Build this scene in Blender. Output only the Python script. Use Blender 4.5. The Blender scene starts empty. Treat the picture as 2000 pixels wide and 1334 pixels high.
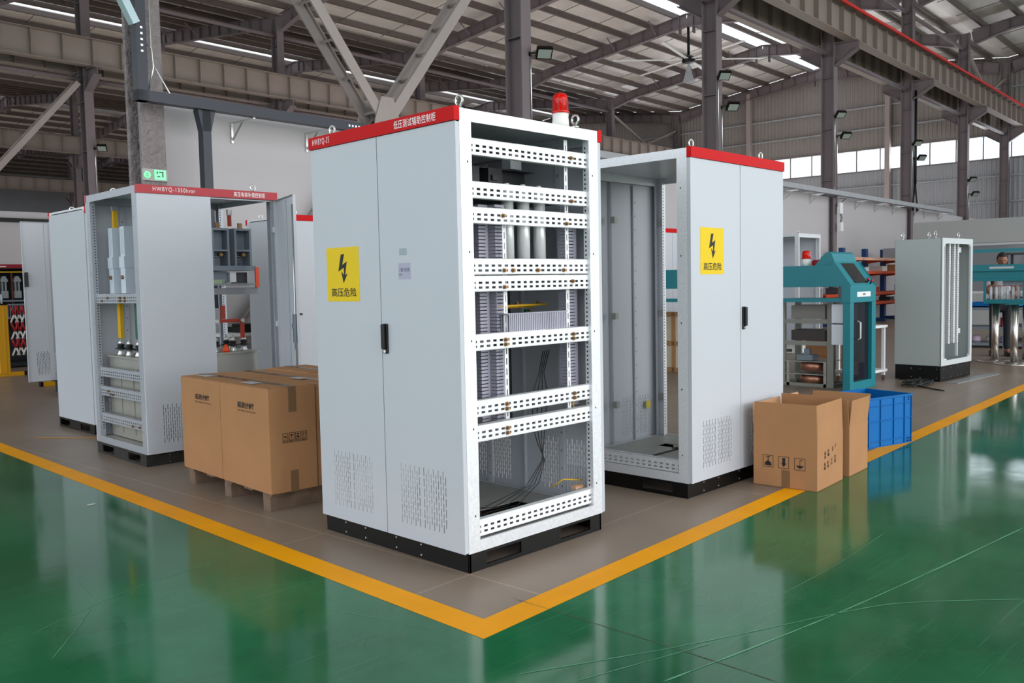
import bpy, math, random
from mathutils import Vector, Matrix
random.seed(7)
sc = bpy.context.scene
col = sc.collection
PI = math.pi
rad = math.radians

# ------------------------------------------------------------------ camera
def cam_axes(yaw, pitch, roll):
    f = Vector((math.cos(yaw)*math.cos(pitch), math.sin(yaw)*math.cos(pitch), math.sin(pitch)))
    r = f.cross(Vector((0, 0, 1))).normalized()
    u = r.cross(f)
    return r*math.cos(roll)+u*math.sin(roll), -r*math.sin(roll)+u*math.cos(roll), f
cam_d = bpy.data.cameras.new('camera'); cam = bpy.data.objects.new('camera', cam_d); col.objects.link(cam)
_r, _u, _f = cam_axes(0.7751, -0.0650, -0.0201)
cam.matrix_world = Matrix(((_r.x, _u.x, -_f.x, -2.9388), (_r.y, _u.y, -_f.y, -3.2068), (_r.z, _u.z, -_f.z, 1.4448), (0, 0, 0, 1)))
cam_d.sensor_width = 36; cam_d.lens = 1731.25/2000*36; cam_d.clip_end = 400; cam_d.clip_start = .05
sc.camera = cam

# ------------------------------------------------------------------ world and exposure
wd = bpy.data.worlds.new('daylight'); sc.world = wd; wd.use_nodes = True
bg = wd.node_tree.nodes['Background']; bg.inputs[0].default_value = (.90, .95, 1.0, 1); bg.inputs[1].default_value = 2.6
sc.view_settings.view_transform = 'Standard'; sc.view_settings.look = 'None'
sc.view_settings.exposure = -0.42; sc.view_settings.gamma = 1; sc.view_settings.use_curve_mapping = False
sc.cycles.max_bounces = 8; sc.cycles.diffuse_bounces = 4; sc.cycles.glossy_bounces = 4; sc.cycles.transparent_max_bounces = 12
sc.cycles.use_denoising = True
sc.cycles.sample_clamp_indirect = 6; sc.cycles.volume_bounces = 3

PHI = rad(2.79)
def B(x, y, z=0.):
    c, s = math.cos(PHI), math.sin(PHI)
    return Vector((c*x-s*y, s*x+c*y, z))

def area(name, loc, rot, sx, sy, power, color=(1, 1, 1)):
    l = bpy.data.lights.new(name, 'AREA'); l.shape = 'RECTANGLE'; l.size = sx; l.size_y = sy; l.energy = power; l.color = color
    o = bpy.data.objects.new(name, l); col.objects.link(o); o.location = loc; o.rotation_euler = rot
    return o
# daylight through the tall open doors in the side wall and the end wall behind the viewer
area('side_door_daylight', B(9, -25, 4.5), (rad(90), 0, PHI), 30, 8, 4300, (1, .985, .97))
area('end_door_daylight', B(-17, 3, 4.5), (rad(90), 0, PHI-rad(90)), 22, 7, 500, (.80, .90, 1))
area('gable_window_daylight', B(48.3, 10, 7.8), (rad(112), 0, PHI+rad(90)), 80, 1.6, 5200, (.96, .98, 1))
# added fill lamp low behind the viewer, aimed up to brighten the roof underside
area('aisle_roof_fill', B(16, -20, .3), (rad(160), 0, PHI), 50, 8, 4500, (1, .97, .93))
# added upward fill lamps, hidden behind the partitions, to lift the dark roof
area('rear_roof_fill', B(28, 17.7, .3), (rad(180), 0, PHI), 38, 9, 2600, (1, .955, .92))
area('rear_roof_fill', B(14, 37, .3), (rad(180), 0, PHI), 40, 9, 800, (1, .90, .82))
area('rear_roof_fill', B(14, 57, .3), (rad(180), 0, PHI), 40, 12, 800, (1, .90, .82))

# ------------------------------------------------------------------ materials
def lin(c):
    if isinstance(c, str): c = tuple(int(c[i:i+2], 16)/255 for i in (0, 2, 4))
    return tuple(((v+.055)/1.055)**2.4 if v > .04045 else v/12.92 for v in c[:3]) + (1,)
MATS = {}
def mat(name, c, rough=.5, metal=0., var=0., vs=6., bump=0., bs=40., spec=.5, coat=0.):
    if name in MATS: return MATS[name]
    m = bpy.data.materials.new(name); m.use_nodes = True
    nt = m.node_tree; N = nt.nodes; L = nt.links; b = N['Principled BSDF']
    cc = lin(c)
    b.inputs['Base Color'].default_value = cc; b.inputs['Roughness'].default_value = rough
    b.inputs['Metallic'].default_value = metal; b.inputs['Specular IOR Level'].default_value = spec
    b.inputs['Coat Weight'].default_value = coat
    tc = N.new('ShaderNodeTexCoord')
    if var:
        n = N.new('ShaderNodeTexNoise'); n.inputs['Scale'].default_value = vs; n.inputs['Detail'].default_value = 6
        L.new(tc.outputs['Object'], n.inputs['Vector'])
        r = N.new('ShaderNodeMapRange'); r.inputs['From Min'].default_value = .3; r.inputs['From Max'].default_value = .7
        r.inputs['To Min'].default_value = 1-var; r.inputs['To Max'].default_value = 1+var
        L.new(n.outputs[0], r.inputs[0])
        mx = N.new('ShaderNodeVectorMath'); mx.operation = 'SCALE'; mx.inputs[0].default_value = cc[:3]
        L.new(r.outputs[0], mx.inputs['Scale']); L.new(mx.outputs[0], b.inputs['Base Color'])
    if bump:
        n = N.new('ShaderNodeTexNoise'); n.inputs['Scale'].default_value = bs; n.inputs['Detail'].default_value = 4
        L.new(tc.outputs['Object'], n.inputs['Vector'])
        bp = N.new('ShaderNodeBump'); bp.inputs['Strength'].default_value = bump; bp.inputs['Distance'].default_value = .02
        L.new(n.outputs[0], bp.inputs['Height']); L.new(bp.outputs[0], b.inputs['Normal'])
    MATS[name] = m
    return m
def glow(name, c, s):
    if name in MATS: return MATS[name]
    m = bpy.data.materials.new(name); m.use_nodes = True
    b = m.node_tree.nodes['Principled BSDF']; b.inputs['Base Color'].default_value = lin(c)
    b.inputs['Emission Color'].default_value = lin(c); b.inputs['Emission Strength'].default_value = s
    MATS[name] = m; return m
def glassy(name, c, transp, rough=.05):
    m = bpy.data.materials.new(name); m.use_nodes = True
    nt = m.node_tree; N = nt.nodes; L = nt.links; b = N['Principled BSDF']
    b.inputs['Base Color'].default_value = lin(c); b.inputs['Roughness'].default_value = rough
    t = N.new('ShaderNodeBsdfTransparent'); t.inputs[0].default_value = lin(c)
    x = N.new('ShaderNodeMixShader'); x.inputs[0].default_value = transp
    L.new(b.outputs[0], x.inputs[1]); L.new(t.outputs[0], x.inputs[2]); L.new(x.outputs[0], N['Material Output'].inputs[0])
    MATS[name] = m; return m

DOOR = mat('grey_powder_coat', 'bdc1c8', .42, bump=.02, bs=500, var=.015, vs=1.5)
DOORG = mat('green_grey_powder_coat', 'a9afae', .38, bump=.02, bs=500)
ZINC = mat('galvanised_sheet', 'dcdfe3', .38, .25, var=.08, vs=70)
ZINCD = mat('galvanised_pan', 'aaa9a2', .5, .35, var=.1, vs=20)
ZINCB = mat('dull_zinc_frame', 'a9adb5', .4, .3, var=.06, vs=40)
WHITE = mat('white_rail_paint', 'e9eaec', .4)
RED = mat('red_header_paint', 'c40006', .5, spec=.15)
BLACK = mat('black_plinth_paint', '090909', .4, var=.2, vs=8, spec=.3)
DARK = mat('dark_void', '0a0b0d', .6)
STEEL = mat('bright_steel', 'd4d4d2', .25, .9)
BRASS = mat('yellow_zinc_bolt', '8d6c47', .4, .6)
PLATE = mat('mounting_plate_grey', '4a4c4f', .5, .3)
DUCT = mat('wiring_duct_grey', 'a6a3b2', .6)
RUBBER = mat('black_rubber', '0c0c0d', .5)
STK = mat('yellow_sticker', 'e6c312', .4, spec=.2)
INK = mat('black_ink', '14110f', .6)
WTXT = mat('white_lettering', 'f4f2f2', .5)
CARD = mat('brown_cardboard', 'ab7d56', .8, spec=.25, var=.06, vs=3, bump=.04, bs=120)
CARDL = mat('cardboard_inside', 'bf9268', .75, var=.05, vs=3)
WOOD = mat('old_pallet_wood', '6f5a49', .8, var=.25, vs=9, bump=.2, bs=30)
BLUE = mat('blue_plastic', '0064aa', .5, spec=.2)
TEAL = mat('teal_paint', '127a86', .4, var=.03, vs=2)
BROWN = mat('brown_grey_steel_paint', '72676a', .6, var=.07, vs=1.3)
FOAM = mat('sprayed_fireproofing', '8f8686', .9, var=.16, vs=10, bump=1.0, bs=11)
for _n in FOAM.node_tree.nodes:
    if _n.type == 'BUMP': _n.inputs['Distance'].default_value = .09
NAVY = mat('dark_navy_tray', '2a2f3a', .45)
GREYTRAY = mat('pale_grey_tray', '9fa1a6', .5, var=.08, vs=3)
PWALL = mat('white_partition', 'bcb8ba', .6, var=.015, vs=.6)
GWALL = mat('grey_partition', 'a7a8a8', .6)
SIDING = mat('grey_metal_siding', '9b9da2', .55, var=.05, vs=1)
ORANGE = mat('orange_beam_paint', 'c4481a', .5)
RBLUE = mat('dark_blue_upright', '123a70', .5)
YEL = mat('yellow_post_paint', 'e0a312', .45)
YBUS = mat('yellow_busbar', 'dcab13', .45)
GBUS = mat('green_busbar', '0d5b40', .45)
RBUS = mat('red_busbar', 'a8341c', .45)
COPPER = mat('copper_winding', 'b07a62', .3, .7, var=.1, vs=30)
CERAM = mat('white_insulator_body', 'c9d2dc', .35)
GREYP = mat('grey_plastic', '7b8590', .5)
CHROME = mat('polished_steel', 'cfc8c2', .28, 1.)
RACKG = mat('grey_green_rack', '8b8c84', .5)

# ------------------------------------------------------------------ mesh builder
class MB:
    def __init__(s): s.v = []; s.f = []; s.m = []; s.sm = []
    def face(s, pts, m=0, smooth=False):
        i = len(s.v); s.v += [tuple(p) for p in pts]; s.f.append(tuple(range(i, i+len(pts)))); s.m.append(m); s.sm.append(smooth)
    def box(s, x0, y0, z0, x1, y1, z1, m=0):
        i = len(s.v)
        s.v += [(x, y, z) for z in (z0, z1) for y in (y0, y1) for x in (x0, x1)]
        for f in ((0, 2, 3, 1), (4, 5, 7, 6), (0, 1, 5, 4), (2, 6, 7, 3), (0, 4, 6, 2), (1, 3, 7, 5)):
            s.f.append(tuple(i+k for k in f)); s.m.append(m); s.sm.append(False)
        return s
    def beam(s, a, b, w, h, up=(0, 0, 1), m=0):
        a = Vector(a); b = Vector(b); d = (b-a).normalized(); up = Vector(up)
        if abs(d.dot(up)) > .98: up = Vector((1, 0, 0))
        r = d.cross(up).normalized()*w/2; u = r.cross(d).normalized()*h/2
        i = len(s.v)
        s.v += [tuple(p+q) for p in (a, b) for q in (-r-u, r-u, r+u, -r+u)]
        for f in ((0, 3, 2, 1), (4, 5, 6, 7), (0, 1, 5, 4), (1, 2, 6, 5), (2, 3, 7, 6), (3, 0, 4, 7)):
            s.f.append(tuple(i+k for k in f)); s.m.append(m); s.sm.append(False)
        return s
    def tube(s, pts, r, n=8, m=0, close=True):
        pts = [Vector(p) for p in pts]; rs = r if isinstance(r, (list, tuple)) else [r]*len(pts)
        rings = []; prev = None
        for k, p in enumerate(pts):
            d = (pts[min(k+1, len(pts)-1)]-pts[max(k-1, 0)])
            d = d.normalized() if d.length > 1e-9 else Vector((0, 0, 1))
            if prev is None:
                t = Vector((0, 0, 1)) if abs(d.z) < .9 else Vector((1, 0, 0))
                e = d.cross(t).normalized()
            else:
                e = (prev-d*prev.dot(d)).normalized()
            prev = e; g = d.cross(e)
            i = len(s.v)
            for j in range(n):
                a = 2*PI*j/n; s.v.append(tuple(p+(e*math.cos(a)+g*math.sin(a))*rs[k]))
            rings.append(i)
        for k in range(len(pts)-1):
            for j in range(n):
                a, b = rings[k], rings[k+1]; j2 = (j+1) % n
                s.f.append((a+j, a+j2, b+j2, b+j)); s.m.append(m); s.sm.append(True)
        if close:
            s.f.append(tuple(rings[0]+j for j in reversed(range(n)))); s.m.append(m); s.sm.append(False)
            s.f.append(tuple(rings[-1]+j for j in range(n))); s.m.append(m); s.sm.append(False)
        return s
    def lathe(s, prof, c=(0, 0, 0), n=20, m=0):
        i = len(s.v)
        for r, z in prof:
            for j in range(n):
                a = 2*PI*j/n; s.v.append((c[0]+r*math.cos(a), c[1]+r*math.sin(a), c[2]+z))
        for k in range(len(prof)-1):
            for j in range(n):
                a = i+k*n; b = a+n; j2 = (j+1) % n
                s.f.append((a+j, a+j2, b+j2, b+j)); s.m.append(m); s.sm.append(True)
        s.f.append(tuple(i+j for j in reversed(range(n)))); s.m.append(m); s.sm.append(False)
        e = i+(len(prof)-1)*n
        s.f.append(tuple(e+j for j in range(n))); s.m.append(m); s.sm.append(False)
        return s
    def torus(s, c, R, r, axis='y', n=16, k=8, m=0):
        pts = []
        for j in range(n+1):
            a = 2*PI*j/n
            o = {'y': (math.cos(a)*R, 0, math.sin(a)*R), 'x': (0, math.cos(a)*R, math.sin(a)*R), 'z': (math.cos(a)*R, math.sin(a)*R, 0)}[axis]
            pts.append((c[0]+o[0], c[1]+o[1], c[2]+o[2]))
        return s.tube(pts, r, k, m, close=False)
    def prism(s, poly, o, eu, ev, en, t, m=0):
        """flat polygon (u,v) extruded by t along en"""
        o, eu, ev, en = Vector(o), Vector(eu), Vector(ev), Vector(en)
        A = [o+eu*u+ev*v for u, v in poly]; Bp = [p+en*t for p in A]; n = len(poly); i = len(s.v)
        s.v += [tuple(p) for p in A+Bp]
        s.f.append(tuple(i+j for j in reversed(range(n)))); s.f.append(tuple(i+n+j for j in range(n)))
        s.m += [m, m]; s.sm += [False, False]
        for j in range(n):
            k = (j+1) % n; s.f.append((i+j, i+k, i+n+k, i+n+j)); s.m.append(m); s.sm.append(False)
        return s
    def plate(s, o, eu, ev, w, h, t, holes=(), m=0):
        """sheet w x h with real rectangular holes; thickness t along eu x ev"""
        o, eu, ev = Vector(o), Vector(eu), Vector(ev); en = eu.cross(ev)*t
        q = lambda x: round(x, 5)
        us = sorted({0., q(w)} | {q(a) for hh in holes for a in hh[:2]}); vs = sorted({0., q(h)} | {q(a) for hh in holes for a in hh[2:]})
        ui = {a: k for k, a in enumerate(us)}; vi = {a: k for k, a in enumerate(vs)}
        gone = set()
        for a, b, c, d in holes:
            for x in range(ui[q(a)], ui[q(b)]):
                for y in range(vi[q(c)], vi[q(d)]): gone.add((x, y))
        ids = {}
        def V(x, y, k):
            key = (x, y, k)
            if key not in ids:
                ids[key] = len(s.v); s.v.append(tuple(o+eu*us[x]+ev*vs[y]+en*k))
            return ids[key]
        def F(f): s.f.append(f); s.m.append(m); s.sm.append(False)
        nx, ny = len(us)-1, len(vs)-1
        ok = lambda x, y: 0 <= x < nx and 0 <= y < ny and (x, y) not in gone
        for x in range(nx):
            for y in range(ny):
                if (x, y) in gone: continue
                F((V(x, y, 1), V(x+1, y, 1), V(x+1, y+1, 1), V(x, y+1, 1)))
                F((V(x, y, 0), V(x, y+1, 0), V(x+1, y+1, 0), V(x+1, y, 0)))
                if not ok(x-1, y): F((V(x, y, 0), V(x, y, 1), V(x, y+1, 1), V(x, y+1, 0)))
                if not ok(x+1, y): F((V(x+1, y, 1), V(x+1, y, 0), V(x+1, y+1, 0), V(x+1, y+1, 1)))
                if not ok(x, y-1): F((V(x, y, 1), V(x, y, 0), V(x+1, y, 0), V(x+1, y, 1)))
                if not ok(x, y+1): F((V(x, y+1, 0), V(x, y+1, 1), V(x+1, y+1, 1), V(x+1, y+1, 0)))
        return s
    def build(s, name, mats, parent=None, loc=(0, 0, 0), rz=0., bevel=0.):
        me = bpy.data.meshes.new(name); me.from_pydata(s.v, [], s.f)
        for m in (mats if isinstance(mats, (list, tuple)) else [mats]): me.materials.append(m)
        me.polygons.foreach_set('material_index', s.m); me.polygons.foreach_set('use_smooth', s.sm)
        me.update()
        o = bpy.data.objects.new(name, me); col.objects.link(o); o.location = loc; o.rotation_euler = (0, 0, rz)
        if parent: o.parent = parent
        if bevel:
            bv = o.modifiers.new('bevel', 'BEVEL'); bv.width = bevel; bv.segments = 2; bv.limit_method = 'ANGLE'
        return o

def _build_each(s, name, mats, parent=None, **k):
    """one object per connected piece"""
    par = list(range(len(s.v)))
    def find(a):
        while par[a] != a: par[a] = par[par[a]]; a = par[a]
        return a
    for f in s.f:
        for q in f[1:]: par[find(q)] = find(f[0])
    comps = {}
    for i in range(len(s.v)): comps.setdefault(find(i), []).append(i)
    cs = [[min(s.v[i][a] for i in c)-.004 for a in range(3)]+[max(s.v[i][a] for i in c)+.004 for a in range(3)]+[set(c)] for c in comps.values()]
    merged = True
    while merged:
        merged = False
        for i in range(len(cs)):
            for j in range(len(cs)-1, i, -1):
                a, b = cs[i], cs[j]
                if all(a[q] <= b[q+3] and b[q] <= a[q+3] for q in range(3)):
                    cs[i] = [min(a[q], b[q]) for q in range(3)]+[max(a[q+3], b[q+3]) for q in range(3)]+[a[6] | b[6]]; cs.pop(j); merged = True
    out = []
    for c in cs:
        m = MB(); idx = {v: k2 for k2, v in enumerate(sorted(c[6]))}; m.v = [s.v[i] for i in sorted(c[6])]
        for f, mi, sm in zip(s.f, s.m, s.sm):
            if f[0] in idx: m.f.append(tuple(idx[q] for q in f)); m.m.append(mi); m.sm.append(sm)
        out.append(m.build(name, mats, parent, **k))
    return out
MB.build_each = _build_each
def tag(o, label=None, cat=None, group=None, kind=None):
    if label: o['label'] = label
    if cat: o['category'] = cat
    if group: o['group'] = group
    if kind: o['kind'] = kind
    return o
def empty(name, loc, rz=0., label=None, cat=None, group=None):
    o = bpy.data.objects.new(name, None); col.objects.link(o); o.location = loc; o.rotation_euler = (0, 0, rz)
    return tag(o, label, cat, group)
def copy_tree(o, parent=None):
    c = o.copy(); col.objects.link(c); c.parent = parent
    for ch in list(o.children): copy_tree(ch, c)
    return c

def text(name, s, m, o, eu, ev, width, height, parent=None, th=.0012, bold=0., gap=1.):
    """lettering as a thin mesh: fills width x height from corner o along eu, ev"""
    cu = bpy.data.curves.new(name, 'FONT'); cu.body = s; cu.size = 1; cu.offset = bold; cu.space_character = gap
    to = bpy.data.objects.new(name, cu); col.objects.link(to)
    dg = bpy.context.evaluated_depsgraph_get(); dg.update()
    me = bpy.data.meshes.new_from_object(to.evaluated_get(dg)); bpy.data.objects.remove(to); bpy.data.curves.remove(cu)
    xs = [v.co.x for v in me.vertices]; ys = [v.co.y for v in me.vertices]
    if not xs: return None
    x0, x1, y0, y1 = min(xs), max(xs), min(ys), max(ys)
    o, eu, ev = Vector(o), Vector(eu), Vector(ev); en = eu.cross(ev)
    for v in me.vertices:
        p = o+eu*((v.co.x-x0)/(x1-x0)*width)+ev*((v.co.y-y0)/(y1-y0)*height)+en*th
        v.co = p
    me.name = name; me.materials.clear(); me.materials.append(m)
    ob = bpy.data.objects.new(name, me); col.objects.link(ob)
    if parent: ob.parent = parent
    return ob

exec_parts = []
# ================================================================== BUILDING
Y1, SPAN, BAY, X0 = 8.24, 18.96, 7.5, 2.47
GX = 47.75            # inside face of the gable wall
ZE, ZR = 12.35, 13.55  # underside of the roof sheet at eaves and ridge
XA = -14.0

# ---- floor: concrete with joints, green epoxy aisle, yellow lines
def floor_mats():
    c = mat('polished_concrete', '8b7a6c', .36, var=.13, vs=.9, bump=.03, bs=30, spec=.28)
    N = c.node_tree.nodes; L = c.node_tree.links; b = N['Principled BSDF']
    tc = N.new('ShaderNodeTexCoord'); br = N.new('ShaderNodeTexBrick')
    br.inputs['Scale'].default_value = 1; br.inputs['Mortar Size'].default_value = .006; br.inputs['Brick Width'].default_value = 2.4
    br.inputs['Row Height'].default_value = 1.2; br.offset = 0; br.inputs['Color1'].default_value = (1, 1, 1, 1); br.inputs['Color2'].default_value = (.97, .96, .95, 1)
    br.inputs['Mortar'].default_value = (1.45, 1.42, 1.4, 1)
    L.new(tc.outputs['Object'], br.inputs['Vector'])
    src = b.inputs['Base Color'].links[0].from_socket
    mu = N.new('ShaderNodeVectorMath'); mu.operation = 'MULTIPLY'
    L.new(src, mu.inputs[0]); L.new(br.outputs['Color'], mu.inputs[1]); L.new(mu.outputs[0], b.inputs['Base Color'])
    g = bpy.data.materials.new('green_epoxy'); g.use_nodes = True
    N = g.node_tree.nodes; L = g.node_tree.links; b = N['Principled BSDF']
    tc = N.new('ShaderNodeTexCoord')
    base = N.new('ShaderNodeTexNoise'); base.inputs['Scale'].default_value = .8; base.inputs['Detail'].default_value = 8; base.inputs['Roughness'].default_value = .65
    L.new(tc.outputs['Object'], base.inputs['Vector'])
    rp = N.new('ShaderNodeValToRGB'); rp.color_ramp.elements[0].position = .3; rp.color_ramp.elements[1].position = .75
    rp.color_ramp.elements[0].color = lin('0b5231'); rp.color_ramp.elements[1].color = lin('2a7c50')
    L.new(base.outputs[0], rp.inputs[0])
    last = rp.outputs[0]
    # pale scratches in several directions
    for k, (ang, sx, sy, lo) in enumerate(((12, 1.1, 60, .68), (-38, .8, 44, .69), (55, 1.4, 70, .70), (84, .7, 52, .70), (-68, 1.0, 60, .70))):
        mp = N.new('ShaderNodeMapping'); mp.inputs['Rotation'].default_value = (0, 0, rad(ang)); mp.inputs['Scale'].default_value = (sx, sy, 1); mp.inputs['Location'].default_value = (k*3.1, k*1.7, 0)
        L.new(tc.outputs['Object'], mp.inputs[0])
        n = N.new('ShaderNodeTexNoise'); n.inputs['Scale'].default_value = 1; n.inputs['Detail'].default_value = 1.5; n.inputs['Distortion'].default_value = .3
        L.new(mp.outputs[0], n.inputs['Vector'])
        r = N.new('ShaderNodeMapRange'); r.inputs['From Min'].default_value = lo; r.inputs['From Max'].default_value = lo+.05
        r.inputs['To Max'].default_value = .10
        L.new(n.outputs[0], r.inputs[0])
        x = N.new('ShaderNodeMix'); x.data_type = 'RGBA'; x.inputs['B'].default_value = lin('79a58f')
        L.new(r.outputs[0], x.inputs['Factor']); L.new(last, x.inputs['A']); last = x.outputs['Result']
    L.new(last, b.inputs['Base Color']); b.inputs['Specular IOR Level'].default_value = .42
    ro = N.new('ShaderNodeMapRange'); ro.inputs['To Min'].default_value = .05; ro.inputs['To Max'].default_value = .16
    L.new(base.outputs[0], ro.inputs[0]); L.new(ro.outputs[0], b.inputs['Roughness'])
    n2 = N.new('ShaderNodeTexNoise'); n2.inputs['Scale'].default_value = 2.5; n2.inputs['Detail'].default_value = 3
    L.new(tc.outputs['Object'], n2.inputs['Vector'])
    bp = N.new('ShaderNodeBump'); bp.inputs['Strength'].default_value = .06; bp.inputs['Distance'].default_value = .02
    L.new(n2.outputs[0], bp.inputs['Height']); L.new(bp.outputs[0], b.inputs['Normal'])
    y = mat('yellow_line_paint', 'f7a400', .5, var=.06, vs=3, spec=.15)
    return c, g, y
CONC, GREEN, YLINE = floor_mats()
STREAKS = [([(-0.356, -1.402), (0.157, -1.496), (0.768, -1.592), (1.568, -1.69), (2.632, -1.8)], 0.011), ([(-0.679, -0.959), (-0.014, -1.289), (0.739, -1.604), (1.017, -1.763), (1.388, -2.119)], 0.007), ([(-0.103, -0.395), (-0.091, -0.732), (-0.08, -1.273), (-0.083, -1.706)], 0.005), ([(-0.57, -1.163), (0.082, -1.358)], 0.005), ([(-1.76, 0.84), (-1.224, 1.09), (-0.762, 1.16)], 0.004), ([(2.045, -1.252), (1.353, -1.294), (0.761, -1.293)], 0.004), ([(-1.793, 0.493), (-1.441, 1.023), (-1.352, 1.466)], 0.004), ([(-0.747, 0.135), (-0.546, -0.532)], 0.003)]
m = MB(); m.box(-60, -70, -.3, 110, 130, 0)
tag(m.build('floor', CONC, rz=PHI), kind='structure')
# aisle corner (outer tip of the yellow L) and its two arms
P0 = Vector((-.516, -.638, 0)); PI_ = Vector((-.366, -.482, 0))
dL = (Vector((-.330, 6.352, 0))-PI_).normalized(); dR = (Vector((10.0, .091, 0))-PI_).normalized()
wL = .165
nL = Vector((-dL.y, dL.x, 0)); nR = Vector((dR.y, -dR.x, 0))
A = PI_; Bf = A+dL*60; Cf = A+dR*55
Ao = P0
m = MB(); z = .0022
for a, b, d, e in ((A, Bf, Bf+nL*wL, Ao), (Ao, Cf+nR*wL, Cf, A)):
    m.face([Vector((p.x, p.y, z)) for p in (a, b, d, e)])
ln = tag(m.build('trim_1', YLINE), kind='structure')
m = MB(); z = .0012
a = Ao+Vector((.05, .05, 0))
m.face([Vector((p.x, p.y, z)) for p in (a, Bf+nL*.05, Bf+nL*30, Vector((-40, -10, 0)), Vector((-40, -60, 0)), Vector((60, -60, 0)), Cf+nR*30, Cf+nR*.05)])
g = m.build('floor', GREEN); tag(g, kind='structure')
# thin short yellow ticks further in
m = MB()
for a, b, w in ((Vector((-.02, 6.35, .0018)), Vector((.55, 5.62, .0018)), .03), (Vector((6.3, .25, .0018)), Vector((7.4, 1.0, .0018)), .06)):
    d = (b-a).normalized(); n = Vector((-d.y, d.x, 0))*w; m.face([a, b, b+n, a+n])
tag(m.build('trim_2', YLINE), kind='structure')

# long scratches worn into the green coating, and one crack
def streak(pts, w, m_, nm):
    m = MB(); pts = [Vector((x, y, .0026)) for x, y in pts]
    fine = []
    for k in range(len(pts)-1):
        for j in range(8):
            t = j/8; p0 = pts[max(k-1, 0)]; p1 = pts[k]; p2 = pts[k+1]; p3 = pts[min(k+2, len(pts)-1)]
            fine.append(.5*((2*p1)+(p2-p0)*t+(2*p0-5*p1+4*p2-p3)*t*t+(3*p1-p0-3*p2+p3)*t**3))
    fine.append(pts[-1]); rnd = random.Random(len(pts)*7+int(w*1e4))
    ws = [w*rnd.uniform(.4, 1.1) for _ in fine]; ws[0] = ws[-1] = .0005
    for a, b, wa, wb in zip(fine, fine[1:], ws, ws[1:]):
        d = (b-a).normalized(); n = Vector((-d.y, d.x, 0)); m.face([a-n*wa/2, b-n*wb/2, b+n*wb/2, a+n*wa/2])
    tag(m.build(nm, m_), kind='structure')
SCR = mat('pale_green_scratch', '5f9c79', .35); CRK = mat('dark_floor_crack', '5a4f38', .6)
for k, (pts, w) in enumerate(STREAKS): streak(pts, w, CRK if k == 2 else SCR, 'trim_%d' % (10+k))

# ---- gable wall: ribbed siding below and above one long band of windows
def ribbed(y0, y1, z0, z1f, step=.22):
    """ribbed sheet facing -x, in building coordinates; z1f(y) gives its top"""
    m = MB(); y = y0
    while y < y1-1e-6:
        ye = min(y+step, y1)
        prof = [(y, 0), (y+.10*step/.22, 0), (y+.13*step/.22, -.03), (y+.19*step/.22, -.03), (ye, 0)]
        for (a, da), (b, db) in zip(prof, prof[1:]):
            m.face([(GX+da, a, z0), (GX+db, b, z0), (GX+db, b, z1f(b)), (GX+da, a, z1f(a))])
        y = ye
    m.box(GX+.01, y0, z0, GX+.09, y1, z0+.02)
    return m
def roofz(y):
    t = ((y-Y1) % SPAN)/SPAN
    return ZE+(ZR-ZE)*(1-abs(2*t-1))
GY0, GY1 = Y1-2*SPAN, Y1+4*SPAN
gw = ribbed(GY0, GY1, 0, lambda y: 7.35).build('wall_east', SIDING, rz=PHI); tag(gw, kind='structure')
gw2 = ribbed(GY0, GY1, 8.5, lambda y: roofz(y)-.02).build('wall_east', mat('upper_siding', '8f8884', .6, var=.05, vs=1), rz=PHI); tag(gw2, kind='structure')
m = MB()
for z in (2.1, 3.6, 5.1, 6.4, 9.6, 10.8):
    m.box(GX-.16, GY0, z, GX-.035, GY1, z+.07)
gt = m.build('girts', GREYTRAY, gw)
m = MB()
for z in (7.29, 8.5): m.box(GX-.10, GY0, z, GX+.10, GY1, z+.07)
y = GY0
while y < GY1:
    m.box(GX-.03, y-.03, 7.36, GX+.03, y+.03, 8.5); y += 1.30
wn = m.build('window_1', mat('window_frame_grey', '77706f', .5), rz=PHI); tag(wn, kind='structure')
PANE = glassy('window_glass', 'f4f8fb', .88)
m = MB(); m.box(GX-.006, GY0, 7.36, GX+.006, GY1, 8.5); m.build('pane', PANE, wn)
# roller door housing high on the gable, daylight in the slot under it
m = MB(); m.box(GX-.60, 14.6, 4.75, GX-.19, 19.4, 5.35); m.box(GX-.5, 14.6, 5.35, GX-.19, 19.4, 5.42)
dh = m.build('roller_door_housing', PWALL, loc=(0, 0, 0), rz=PHI); tag(dh, 'pale roller door housing box high on the ribbed gable wall', 'door housing')

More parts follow.
